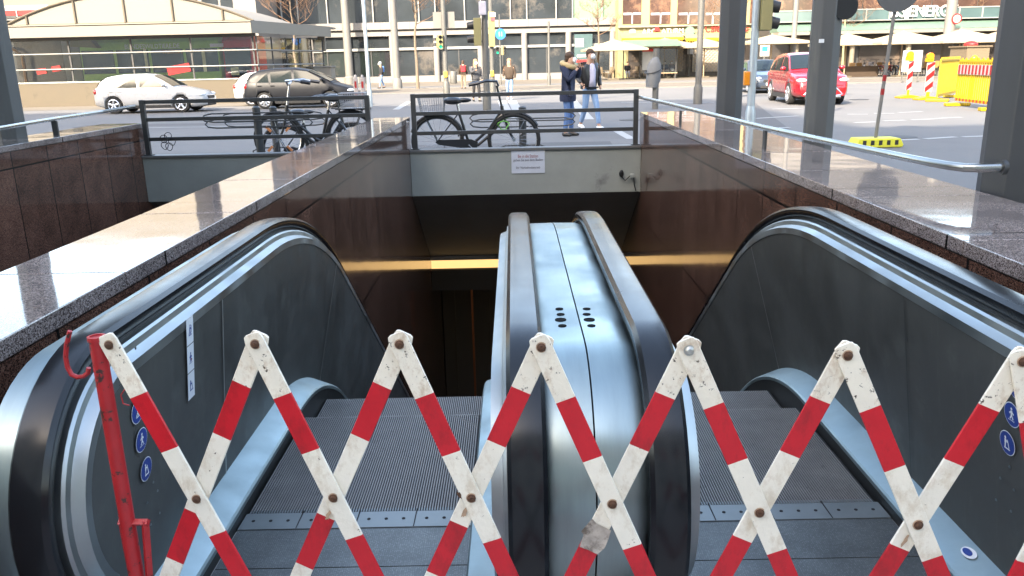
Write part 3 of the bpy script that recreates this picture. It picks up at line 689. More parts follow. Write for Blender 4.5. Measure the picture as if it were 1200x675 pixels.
for p,q in (((993,134),(1017,134)),((1024,133),(1048,133)),((1053,132),(1081,131)),((1001,144),(1026,143)),((1035,142),(1061,141)),((1068,140.7),(1097,139.5)),((1097,139),(1127,137.5)),((1050,164.5),(1076,163.5)),((1084,163),(1120,160.6)),((1128,160.6),(1156,159.6)),((885,139),(935,136)),((899,151),(925,149.5)),((728,120.5),(837,120)),((905,128),(940,127))):
    dash(p,q,.16)
dash((464,128.5),(480,119),.25); dash((721,152.5),(740,163),.2); dash((588,118),(598,141),.35); dash((600,118),(612,140),.35); dash((670,116),(690,140),.3)
dash((300,148),(100,151),.12)
mat('patch_asphalt',(.085,.084,.084),.9,var=.12,scale=3,bump=.2,bscale=80); mat('iron',(.05,.045,.04),.6,metal=.4,var=.2,scale=20)
for (x,y) in ((-9.5,20.5),(3.2,22.4),(7.6,16.2),(12.5,30),(-3,33),(18,24)):
    mb=MB(); mb.lathe([(.33,.004),(.33,.008)],(x,y,0),n=24); o=mb.build('manhole_cover','iron',kind='structure')
for pts in ([(-2.6,15.5),(1.9,15.4),(1.95,16.6),(-2.5,16.7)],[(5.4,18.6),(6.2,18.5),(8.6,29.5),(7.8,29.6)],[(-13,24.2),(-5,24.0),(-5,24.9),(-13,25.1)],[(9,34),(14,34.2),(14,36),(9,35.8)],[(13,20.5),(19,21.5),(18.8,22.6),(12.9,21.6)]):
    sheet('asphalt_patch','patch_asphalt',pts,.003)
# ------------------------------------------------------------------ people
for nm,c,r in (('skin_tone',(.38,.22,.15),.55),('hair_brown',(.05,.025,.012),.7),('hair_fair',(.35,.2,.1),.7),('cloth_navy',(.012,.018,.045),.85),('leather_black',(.014,.014,.016),.35),('jeans',(.07,.14,.30),.85),('jeans_light',(.16,.26,.42),.85),('jeans_dark',(.03,.05,.12),.85),('shirt_lilac',(.38,.38,.5),.8),('shoe_white',(.75,.75,.75),.6),('shoe_black',(.015,.015,.015),.5),('fur',(.45,.33,.17),.95),('mask_white',(.6,.62,.63),.7),('cloth_grey',(.06,.06,.065),.85),('cloth_red',(.45,.02,.03),.8),('cloth_lime',(.35,.6,.05),.7),('cloth_beige',(.2,.155,.11),.85),('cloth_black',(.02,.02,.022),.85),('cloth_blue',(.08,.2,.5),.8),('cloth_white',(.4,.4,.4),.8),('cloth_brown',(.05,.033,.022),.85)):
    mat(nm,c,r,var=.12,scale=8)
def person(label,J,top,legs,shoes='shoe_black',hair='hair_brown',mask=True,detail=1,extras=None,skirt=None,group=None,openfront=None,longhair=False,cat='person'):
    """J: joint dictionary in metres, facing +X local; built at the origin then placed"""
    t=thing('person',label,cat,(0,0,0),group=group)
    P={k:Vector(v) for k,v in J.items()}
    v=[P['pel'],P['waist'],P['chest'],P['neck'],P['head0'],P['head']]; r=[(.15,.11),(.13,.10),(.155,.11),(.062,.062),(.075,.08),(.085,.095)]
    e=[(0,1),(1,2),(2,3),(3,4),(4,5)]
    def add(p,rad,fr): v.append(Vector(p)); r.append(rad); e.append((fr,len(v)-1)); return len(v)-1
    F_=Vector(J.get('face',(1,0,0))).normalized()
    top_=P['head']+(P['head']-P['head0']).normalized()*.075; add(top_,.062,5)
    add(P['head0']*.5+P['head']*.5+F_*.105,.018,4)
    for s in 'LR':
        h=add(P['hip'+s],.085,0); k=add(P['kne'+s],.055,h); a=add(P['ank'+s],.038,k); add(P['toe'+s],.035,a)
        sh=add(P['sho'+s],.062,2); el=add(P['elb'+s],.042,sh); wr=add(P['wri'+s],.028,el)
        d=(P['wri'+s]-P['elb'+s]).normalized(); hd=add(P['wri'+s]+d*.07,(.034,.02),wr)
        if detail:
            n=d.cross(Vector((0,0,1))); n=n.normalized() if n.length>.05 else Vector((0,1,0)); c=d.cross(n)
            for q,(o_,L_) in enumerate(((-.026,.062),(-.009,.078),(.009,.074),(.026,.058))):
                b0=P['wri'+s]+d*.085+c*o_; i=len(v); v.extend([b0,b0+d*L_*.55,b0+d*L_+n*.02]); r.extend([.0105,.0095,.008]); e.extend([(i,i+1),(i+1,i+2)])
            b0=P['wri'+s]+d*.045+c*-.03; i=len(v); v.extend([b0,b0+(d-c)*.028,b0+(d-c*.5)*.05]); r.extend([.012,.011,.009]); e.extend([(i,i+1),(i+1,i+2)])
    vs,fs=skin_mesh(v,e,r,1)
    MB().add(vs,fs,True).build('body','skin_tone',t)
    # trousers
    v=[P['pel']+Vector((0,0,.05)),P['pel']];r=[(.165,.13),(.165,.13)];e=[(0,1)]
    for s in 'LR':
        h=add(P['hip'+s],.105,1); m1=add(P['hip'+s]*.5+P['kne'+s]*.5,.085,h); k=add(P['kne'+s],.07,m1); a=add(P['ank'+s]+(P['kne'+s]-P['ank'+s]).normalized()*.04,.056,k)
    vs,fs=skin_mesh(v,e,r,1,1); MB().add(vs,fs,True).build('trousers',legs,t)
    # top / jacket
    lo=P['pel']+Vector((0,0,-.10 if skirt else .0))
    v=[lo,P['pel']*.4+P['waist']*.6,P['chest'],P['chest']*.35+P['neck']*.65];k_=1.16 if skirt else 1.04
    r=[(.19*k_,.15*k_),(.165*k_,.135*k_),(.185*k_,.14*k_),(.10,.095)];e=[(0,1),(1,2),(2,3)]
    for s in 'LR':
        sh=add(P['sho'+s],.085*k_,2); el=add(P['elb'+s],.064*k_,sh); add(P['wri'+s],.047*k_,el)
    vs,fs=skin_mesh(v,e,r,1,1); MB().add(vs,fs,True).build('jacket',top,t)
    # shoes
    for s in 'LR':
        a,b_=P['ank'+s],P['toe'+s]; d=(b_-a); d.z=0; d.normalize(); hz=a-d*.05; 
        vs,fs=skin_mesh([Vector((hz.x,hz.y,a.z-.035)),Vector((a.x,a.y,a.z-.02)),b_+Vector((0,0,.0)),b_+d*.06],[(0,1),(1,2),(2,3)],[(.042,.04),(.05,.05),(.048,.038),(.03,.025)],1,1)
        MB().add(vs,fs,True).build('shoe',shoes,t)
    # hair
    hd=P['head']; ax=(P['head']-P['head0']).normalized()
    mb=MB(); mb.ell(hd+ax*.035-F_*.025,(.105,.095,.092)); mb.ell(hd-ax*.02-F_*.05,(.075,.088,.10))
    if longhair: mb.ell(hd-ax*.13-F_*.06,(.07,.10,.17))
    mb.build('hair',hair,t)
    if mask: MB().ell(P['head0']*.6+hd*.4+F_*.092,(.045,.062,.062)).build('face_mask','mask_white',t)
    if extras: extras(t,P,F_)
    return t
def stand(h=1.75,lean=0,armL=None,armR=None,stride=0,kneeb=0,face=(1,0,0)):
    k=h/1.75
    J=dict(pel=(0,0,.95),waist=(.01,0,1.10),chest=(.01+lean*.3,0,1.33),neck=(.015+lean*.5,0,1.49),head0=(.035+lean*.6,0,1.57),head=(.03+lean*.65,0,1.66),
     hipL=(0,.09,.88),hipR=(0,-.09,.88),kneL=(stride*.42+.02,.10,.49),kneR=(-stride*.25+.04,-.10,.49),ankL=(stride*.75,.10,.075),ankR=(-stride*.75,-.10,.075+abs(stride)*.12),
     toeL=(stride*.75+.13,.11,.035),toeR=(-stride*.75+.11,-.11,.035+abs(stride)*.02),
     shoL=(0,.19,1.41),shoR=(0,-.19,1.41),elbL=(-.03,.25,1.14),elbR=(-.03,-.25,1.14),wriL=(.08,.25,.92),wriR=(.08,-.25,.92),face=face)
    if armL: J['elbL'],J['wriL']=armL
    if armR: J['elbR'],J['wriR']=armR
    for q in J:
        if q!='face': J[q]=tuple(a*k for a in J[q])
    return J
def sit(h=1.72,seat=.45):
    k=h/1.72
    J=dict(pel=(0,0,seat+.1),waist=(-.02,0,seat+.25),chest=(0,0,seat+.48),neck=(.02,0,seat+.64),head0=(.05,0,seat+.71),head=(.05,0,seat+.80),
     hipL=(.03,.09,seat+.08),hipR=(.03,-.09,seat+.08),kneL=(.44,.12,seat+.06),kneR=(.44,-.12,seat+.06),ankL=(.46,.12,.075),ankR=(.40,-.12,.075),toeL=(.59,.13,.035),toeR=(.53,-.13,.035),
     shoL=(0,.19,seat+.56),shoR=(0,-.19,seat+.56),elbL=(.05,.24,seat+.30),elbR=(.05,-.24,seat+.30),wriL=(.26,.10,seat+.22),wriR=(.26,-.10,seat+.22),face=(1,0,0))
    return J
# man in the parka
def ex_parka(t,P,F_):
    n=P['neck']; mb=MB()
    pts=[n+Vector((-.02-.13*math.cos(a),.17*math.sin(a),.02+.05*math.cos(a)+.0)) for a in [PI*2*i/14 for i in range(14)]]
    mb.tube(pts,.055,n=10,closed=True); o=mb.build('fur_hood','fur',t)
    MB().lathe([(.205,P['pel'].z-.20),(.215,P['pel'].z-.13),(.20,P['pel'].z+.02)],(P['pel'].x,P['pel'].y,0),n=20,M=Matrix.Diagonal((.82,1,1,1)).to_3x3().to_4x4()).build('jacket_hem','cloth_navy',t)
    mb=MB(); mb.ell(n+Vector((-.12,0,-.02)),(.09,.13,.12)); mb.build('hood','cloth_navy',t)
pA=person('man in a navy parka with a beige fur hood, seen from the side behind the railing',stand(1.74,.05,armL=((.16,.24,1.25),(.22,.10,1.50)),armR=((.12,-.26,1.18),(.24,-.12,1.40)),stride=.05),'cloth_navy','jeans','shoe_black',extras=ex_parka,skirt=1)
def ex_leather(t,P,F_):
    c=P['chest']; pe=P['pel']
    mb=MB(); 
    vs=[];k=9
    for j,(z,rx,ry) in enumerate(((pe.z+.0,.188,.12),(P['waist'].z,.178,.10),(c.z-.02,.20,.10),(c.z+.10,.15,.075),(P['neck'].z-.03,.085,.04))):
        for i in range(k):
            a=R(-62+124*i/(k-1)); vs.append((pe.x+(P['chest'].x-pe.x)*min(1,j/2)+rx*.97*math.cos(a),ry*math.sin(a)*1.0,z))
    mb.add(vs,[(j*k+i,j*k+i+1,(j+1)*k+i+1,(j+1)*k+i) for j in range(4) for i in range(k-1)],True); o=mb.build('shirt','shirt_lilac',t)
    md_=o.modifiers.new('s','SOLIDIFY'); md_.thickness=.03
    MB().cbox(c+Vector((-.19,0,-.02)),(.12,.28,.38),ry=-.08).build('backpack','cloth_black',t,bevel=.03)
pB=person('man in an open black leather jacket and lilac shirt, striding past in a white mask',stand(1.82,.0,armL=((-.06,.29,1.17),(.05,.25,.95)),armR=((-.16,-.27,1.2),(.02,-.24,1.02)),stride=.30),'leather_black','jeans_light','shoe_white',hair='hair_brown',extras=ex_leather)
q=U(667,160); place(pA,(q.x-.02,q.y+.1,0),R(-25)); pA['label']='man in a navy parka with a beige fur hood, standing with hands at his face'
q=U(688,151.5); place(pB,(q.x+.06,q.y,0),R(-60))
def putp(o,px,py,rz,z=0): q=at_z(px,py,z); place(o,(q.x,q.y,z),rz)
def ex_bag(col,dx=-.15):
    def f(t,P,F_): MB().cbox(P['chest']+Vector((dx,0,-.06)),(.13,.28,.40)).build('backpack',col,t,bevel=.03)
    return f
o=person('person in black with a blue backpack walking beside the pale mast',stand(1.75,.05,stride=.25),'cloth_black','jeans_light',hair='cloth_white',detail=0,extras=ex_bag('cloth_blue')); putp(o,448,103.5,R(200),.012)
o=person('crouching person in a lime green safety vest in front of the shop window',sit(1.7,.30),'cloth_lime','cloth_black',detail=0,mask=False); putp(o,474,94.5,R(20),.012)
o=person('person in a white top and light jeans beside the crouching figure in lime',stand(1.7,.15,armL=((.15,.22,1.15),(.35,.18,1.15))),'cloth_white','jeans_light',detail=0,mask=False); putp(o,479.5,95,R(160),.012)
o=person('person in a grey coat with a dark red backpack, walking away',stand(1.7,.0,stride=.18),'cloth_brown','cloth_beige',detail=0,mask=False,extras=ex_bag('cloth_red')); putp(o,543.5,104,R(95),0.0)
def ex_phone(t,P,F_): MB().cbox(P['wriR']+Vector((.10,.04,.1)),(.015,.07,.14)).build('phone','black',t,bevel=.005)
o=person('fair haired woman in a dark jacket raising a hand, just behind the bicycle handlebars',stand(1.7,.0,armR=((.18,-.24,1.22),(.30,-.08,1.32)),stride=.18),'cloth_grey','cloth_black',hair='hair_fair',detail=0,mask=True,longhair=True,extras=ex_phone); putp(o,558.5,119,R(-70))
o=person('blonde woman in an open brown jacket and blue jeans walking towards the crossing',stand(1.70,.0,stride=.2,armR=((-.1,-.26,1.2),(.08,-.26,1.0))),'cloth_brown','jeans_light','shoe_white',hair='hair_fair',detail=0,mask=False,longhair=True); putp(o,597.5,117,R(-100))
# seated at the bus stop and on the square
o=person('person in black and white seated left in the bus shelter',sit(),'cloth_black','cloth_white',detail=0,mask=False); putp(o,735,92,R(-90),.012)
o=person('passenger in a dark coat and beige trousers on the shelter bench, left of the couple',sit(),'cloth_black','cloth_beige',detail=0); putp(o,778.5,91,R(-90),.012)
o=person('passenger with a white bag on the knees on the shelter bench, right of the couple',sit(),'cloth_brown','cloth_black',hair='hair_fair',detail=0,extras=lambda t,P,F_:MB().cbox(P['wriL']+Vector((.1,-.1,-.02)),(.2,.25,.2)).build('bag','cloth_white',t,bevel=.03)); putp(o,786.5,91,R(-90),.012)
o=person('person in a dark waistcoat and beige trousers standing right of the bus shelter',stand(1.75,armL=((.1,.22,1.15),(.25,.12,1.25))),'cloth_black','cloth_beige',detail=0); putp(o,802,89.5,R(-100),.012)
o=person('child in a red jacket running past the lattice shutter',stand(1.25,.15,stride=.4),'cloth_red','cloth_black',hair='cloth_red',detail=0,mask=False); putp(o,825,88.5,R(180),.012)
o=person('person in black half hidden behind the farthest column',stand(1.75,.0,stride=.15),'cloth_black','cloth_grey',detail=0,mask=False); putp(o,836.5,88,R(200),.012)
o=person('person in a bright blue jacket standing behind the yellow fence',stand(1.7),'cloth_blue','cloth_grey',detail=0,mask=False); putp(o,1129,85,R(-60),.012)
o=person('person in a black coat walking behind the glass pavilion',stand(1.75,stride=.2),'cloth_black','cloth_grey',detail=0,mask=False); putp(o,368,94,R(10),.012)
# ------------------------------------------------------------------ cars
mat('car_white',(.46,.46,.46),.28,var=.02,coat=.8); mat('car_graphite',(.011,.012,.015),.4,metal=.0,var=.04,coat=.0,spec=.22); mat('car_red',(.25,.004,.011),.28,var=.03,coat=.9); mat('car_slate',(.035,.05,.075),.3,metal=.3,var=.04,coat=.8)
mat('car_glass',(.012,.018,.019),.05,var=.05,spec=.45); mat('tyre',(.018,.018,.018),.85,var=.2); mat('alloy',(.62,.62,.64),.28,metal=.85,var=.05); mat('hub_grey',(.35,.36,.38),.4,metal=.6)
mat('lamp_red',(.40,.01,.01),.15,coat=1); mat('lamp_clear',(.75,.78,.8),.12,metal=.3,coat=1); mat('lamp_orange',(.85,.25,.02),.2,coat=1); mat('trim_dark',(.02,.02,.021),.6); mat('chrome',(.75,.76,.78),.12,metal=1); mat('plate',(.75,.75,.73),.5)
def lerp(tab,x):
    for (a,b_),(c,d) in zip(tab,tab[1:]):
        if x<=c: return b_+(d-b_)*(x-a)/(c-a) if c>a else d
    return tab[-1][1]
def car(label,paint,L_,W_,belt,roof,bot,hw,wheels,wr,wins,front_glass,rear_glass,rim='alloy',suv=0,spokes=5,face=None):
    """x from rear (0) to nose (L_); belt/roof/bot/hw are tables over x"""
    t=thing('car',label,'car',(0,0,0)); HW=W_/2; rmax=max(z for _,z in roof)
    xs=sorted(set([round(L_*i/46,3) for i in range(47)]+[p[0] for p in belt]))
    mb=MB(); vs=[]
    for x in xs:
        w=HW*lerp(hw,x); zt=lerp(belt,x); zb=lerp(bot,x); h=zt-zb
        prof=[(0,zb),(w*.86,zb),(w*.97,zb+h*.10),(w*1.0,zb+h*.35),(w*1.0,zb+h*.62),(w*.975,zb+h*.86),(w*.93,zt-.012),(w*.86,zt+.006),(w*.5,zt+.03),(0,zt+.038)]
        full=prof+[(-a,b_) for a,b_ in prof[-2:0:-1]]
        vs+=[(x,a,b_) for a,b_ in full]
    k=len(full); n=len(xs)
    fs=[(i*k+j,i*k+(j+1)%k,(i+1)*k+(j+1)%k,(i+1)*k+j) for i in range(n-1) for j in range(k)]+[tuple(range(k))[::-1],tuple((n-1)*k+j for j in range(k))]
    mb.add(vs,fs,True); body=mb.build('body',paint,t,merge=True); body.data.set_sharp_from_angle(angle=R(50))
    # wheel wells cut from the body
    for i,wx in enumerate(wheels):
        cm=MB().lathe([(wr*1.13,-W_),(wr*1.13,W_)],(wx,0,wr),n=28,M=Matrix.Rotation(PI/2,4,'X')).build('cut','tyre',t)
        md_=body.modifiers.new('w','BOOLEAN'); md_.object=cm; md_.operation='DIFFERENCE'; md_.solver='EXACT'
        dg=bpy.context.evaluated_depsgraph_get(); me=bpy.data.meshes.new_from_object(body.evaluated_get(dg)); body.modifiers.clear(); body.data=me; bpy.data.objects.remove(cm)
    MB().box(wheels[0]-.5,wheels[1]+.5,-HW*.6,HW*.6,.17,.5).build('underbody','trim_dark',t)
    for wx in wheels:
        for s in (-1,1):
            y=s*HW*.985; M=Matrix.Rotation(PI/2,4,'X')
            tw=.2
            tr=MB().lathe([(wr*.68,-tw/2),(wr*.95,-tw/2),(wr,-tw/2+.03),(wr,tw/2-.03),(wr*.95,tw/2),(wr*.68,tw/2)],(wx,y-s*tw/2,wr),n=26,M=M).build('tyre','tyre',t)
            w_=MB(); w_.tube([(wx+wr*.66*math.cos(a),y+s*.0,wr+wr*.66*math.sin(a)) for a in [2*PI*i/24 for i in range(24)]],.02,n=6,closed=True)
            for q in range(spokes):
                a=2*PI*q/spokes+.3; w_.tube([(wx+wr*.1*math.cos(a),y-s*.005,wr+wr*.1*math.sin(a)),(wx+wr*.64*math.cos(a),y-s*.005,wr+wr*.64*math.sin(a))],[.035,.045],n=6)
            w_.ell((wx,y-s*.01,wr),(wr*.2,.03,wr*.2),10,6)
            rm=w_.build('rim',rim,tr)
            MB().lathe([(wr*.66,0),(wr*.66,.01)],(wx,y-s*.06,wr),n=20,M=M).build('hub','trim_dark',tr)
    # greenhouse
    xr0,xr1=roof[0][0],roof[-1][0]
    def yw(x,z): 
        b_=lerp(belt,x); f=max(0,min(1,(z-b_)/(rmax-b_+1e-6))); return HW*lerp(hw,x)*(.925-.20*f)
    vs=[];gx=[xr0+(xr1-xr0)*i/36 for i in range(37)]
    for x in gx:
        zr=lerp(roof,x); b_=lerp(belt,x)-.05; y0=yw(x,b_+.05); y1=yw(x,zr-.05)
        prof=[(y0,b_),(yw(x,(b_+zr)/2),(b_+zr)/2),(y1,max(zr-.06,b_+.01)),(y1-.05,max(zr-.015,b_+.02)),(y1*.5,zr+.012),(0,zr+.02)]
        full=prof+[(-a,c) for a,c in prof[-2::-1]]; vs+=[(x,a,c) for a,c in full]
    k=len(full); n=len(gx); fs=[(i*k+j,i*k+j+1,(i+1)*k+j+1,(i+1)*k+j) for i in range(n-1) for j in range(k-1)]+[tuple(range(k)),tuple((n-1)*k+j for j in range(k))]
    g=MB().add(vs,fs,True).build('cabin',paint,t,merge=True); g.data.set_sharp_from_angle(angle=R(45))
    for s in (-1,1):
        for poly in wins:
            m_=MB(); nn=len(poly)
            m_.add([(x,s*(yw(x,z)+.006),z) for x,z in poly],[tuple(range(nn))]); m_.build('side_window','car_glass',g)
        for x in [w for w in (sum(p[0] for p in wins[0])/len(wins[0]),)]: pass
    def endglass(gl,name):
        (x0,z0),(x1,z1)=gl; d=.01*(1 if x0>x1 else -1); vs_=[];m_=MB()
        for q in range(9):
            x=x0+(x1-x0)*q/8; zr=lerp(roof,x); y1=yw(x,zr-.05)-.03
            vs_+=[(x+d,-y1,zr+.003),(x+d,-y1*.5,zr+.026),(x+d,0,zr+.034),(x+d,y1*.5,zr+.026),(x+d,y1,zr+.003)]
        m_.add(vs_,[(q*5+j,q*5+j+1,q*5+j+6,q*5+j+5) for q in range(8) for j in range(4)],True); m_.build(name,'car_glass',g)
    endglass(front_glass,'windscreen'); endglass(rear_glass,'rear_window')
    # door gaps, handles, mirrors
    def side(px,pz): w=HW*lerp(hw,px); zt=lerp(belt,px); zb=lerp(bot,px); f=(pz-zb)/(zt-zb); return w*(1.0 if .35<f<.62 else (.985 if f<.86 else .965))+.003
    for s in (-1,1):
        for i,p in enumerate(wins[:3]):
            x=min(a for a,_ in p)-.03; zt=lerp(belt,x)
            if i<2 or len(wins)==2:
                m_=MB(); z0=.36; st=[z0+(zt-z0)*q/6 for q in range(7)]
                vs=[];
                for z in st: vs+=[(x-.006,s*side(x,z),z),(x+.006,s*side(x,z),z)]
                m_.add(vs,[(2*q,2*q+1,2*q+3,2*q+2) for q in range(6)]); m_.build('door_gap','trim_dark',t)
                hx=x+.12; m_=MB().cbox((hx,s*(side(hx,zt-.13)+.012),zt-.13),(.16,.025,.03)).build('door_handle',paint,t,bevel=.006)
        fx=front_glass[0][0]-.30; zz=lerp(belt,fx)
        MB().ell((fx,s*(HW+.07),zz+.09),(.075,.10,.07),12,8).build('wing_mirror',paint,t)
        MB().box(wheels[0]+wr*1.25,wheels[1]-wr*1.25,s*HW*.985-.01,s*HW*.985+.012,.2,.30 if not suv else .36).build('sill','trim_dark',t)
    if face: face(t,lerp,belt,hw,bot,HW,L_)
    return t
def face_std(grille=True,bigchrome=False):
    def f(t,lerp,belt,hw,bot,HW,L_):
        z=lerp(belt,L_-.25)
        for s in (-1,1):
            w=HW*lerp(hw,L_-.18)
            MB().ell((L_-.20,s*(w-.16),z-.11),(.19,.19,.075),14,8,Matrix.Rotation(-s*.35,4,'Z')).build('headlight','lamp_clear',t)
            w2=HW*lerp(hw,.1); zb=lerp(belt,.1)
            MB().ell((.07,s*(w2-.09),zb-.14),(.09,.11,.11),12,8).build('tail_light','lamp_red',t)
        wn=HW*lerp(hw,L_-.02)
        MB().box(L_-.06,L_+.02,-wn*.62,wn*.62,.48,.60).build('grille','trim_dark',t,bevel=.02)
        MB().box(L_-.06,L_+.018,-wn*.8,wn*.8,.22,.34).build('air_intake','trim_dark',t,bevel=.02)
        MB().box(L_+.018,L_+.03,-.26,.26,.36,.46).build('number_plate','plate',t)
        MB().box(-.03,-.015,-.26,.26,.58,.68).build('number_plate','plate',t)
        if bigchrome:
            for s in (-1,1):
                MB().tube([(L_+.03,s*.30,.62),(L_+.02,s*.42,.52),(L_-.02,s*.60,.36),(L_+.02,s*.36,.31)],[.02,.03,.035,.02],n=8).build('chrome_bracket','chrome',t)
                MB().box(L_-.17,L_-.04,s*.64-.09,s*.64+.09,.46,.62).build('fog_lamp','lamp_orange' if s>0 else 'lamp_clear',t,bevel=.02)
            MB().box(L_-.02,L_+.045,-.55,.55,.26,.31).build('chrome_bar','chrome',t,bevel=.01)
    return f
# white hatchback
hb_w=[[(1.05,.93),(1.02,1.02),(1.12,1.24),(1.28,1.31),(1.28,.92)],[(1.32,.92),(1.32,1.32),(1.95,1.36),(1.98,.91)],[(2.08,.91),(2.06,1.355),(2.55,1.31),(3.08,.93)]]
hb_w=[[(.62,.96),(.70,1.20),(.86,1.27),(.88,.95)],[(.91,.95),(.90,1.28),(1.62,1.345),(1.66,.93)],[(1.76,.93),(1.73,1.35),(2.20,1.31),(2.78,.95)]]
hatch=dict(L_=4.15,W_=1.73,belt=[(0,.90),(.12,.96),(.6,.96),(2.9,.94),(3.25,.90),(3.9,.76),(4.08,.66),(4.15,.52)],roof=[(.12,.98),(.30,1.22),(.55,1.36),(1.1,1.43),(1.9,1.44),(2.25,1.39),(2.6,1.22),(3.06,.95)],
  bot=[(0,.32),(.3,.22),(3.8,.2),(4.15,.26)],hw=[(0,.84),(.15,.93),(.5,.99),(3.3,1.0),(3.8,.93),(4.05,.82),(4.15,.66)],wheels=(.74,3.26),wr=.315,wins=hb_w,front_glass=((3.02,.97),(2.28,1.385)),rear_glass=((.14,1.0),(.42,1.30)))
c1=car('white five-door hatchback driving right past the glass pavilion','car_white',face=face_std(),**hatch)
a,b_=U(137,131),U(217,130.5); place(c1,((a.x+b_.x)/2-1.55,a.y-.9,0),R(1.5))
c1b=car('white saloon mostly hidden behind the dark estate, only its tail showing','car_white',face=face_std(),**hatch); a=U(300,124.5); place(c1b,(a.x-.95,a.y+.9,0),R(1.5))
mp_w=[[(.55,1.02),(.72,1.28),(.95,1.37),(1.0,1.0)],[(1.10,1.0),(1.06,1.39),(1.88,1.45),(1.92,.99)],[(2.02,.99),(1.98,1.455),(2.5,1.40),(3.22,1.02)]]
c2=car('dark grey compact estate driving right in front of the white saloon','car_graphite',4.3,1.77,[(0,.95),(.12,1.02),(.6,1.02),(3.2,1.0),(3.5,.92),(4.05,.76),(4.2,.68),(4.3,.55)],[(.10,1.04),(.28,1.30),(.55,1.46),(1.2,1.535),(2.0,1.54),(2.5,1.45),(3.0,1.22),(3.5,.96)],
  [(0,.34),(.3,.24),(3.9,.2),(4.3,.26)],[(0,.84),(.15,.93),(.5,.99),(3.3,1.0),(3.85,.93),(4.15,.82),(4.3,.62)],(.80,3.38),.32,mp_w,((3.40,.99),(2.55,1.44)),((.12,1.08),(.40,1.40)),rim='hub_grey',spokes=9,face=face_std())
a,b_=U(313,127.5),U(392,122.5); place(c2,(a.x-.80,a.y+.6,0),R(1.0))
su_w=[[(.50,1.10),(.70,1.38),(1.0,1.48),(1.05,1.08)],[(1.12,1.08),(1.08,1.49),(1.95,1.56),(2.0,1.06)],[(2.10,1.06),(2.06,1.565),(2.6,1.52),(3.25,1.10)]]
c3=car('red sport utility car with chrome front turning towards the entrance','car_red',4.6,1.80,[(0,1.02),(.12,1.1),(.6,1.1),(3.2,1.08),(3.5,1.04),(4.3,.93),(4.5,.84),(4.6,.6)],[(.10,1.12),(.35,1.45),(.7,1.60),(1.3,1.67),(2.1,1.68),(2.6,1.60),(3.0,1.38),(3.5,1.08)],
  [(0,.40),(.3,.3),(4.2,.26),(4.6,.3)],[(0,.86),(.15,.94),(.5,.99),(3.7,1.0),(4.2,.96),(4.45,.88),(4.6,.78)],(.88,3.58),.36,su_w,((3.40,1.10),(2.62,1.58)),((.12,1.16),(.50,1.50)),suv=1,face=face_std(bigchrome=True))
# nose towards the camera, flank to the left
f=R(-95)
q=U(949,123.5); place(c3,(q.x-4.0*math.cos(f)+.35,q.y-4.0*math.sin(f)+.3,0),f)
c4=car('slate blue compact car waiting behind the red one','car_slate',face=face_std(),**hatch)
q=U(903,109.5); f=R(-93); place(c4,(q.x-4.0*math.cos(f),q.y-4.0*math.sin(f),0),f)
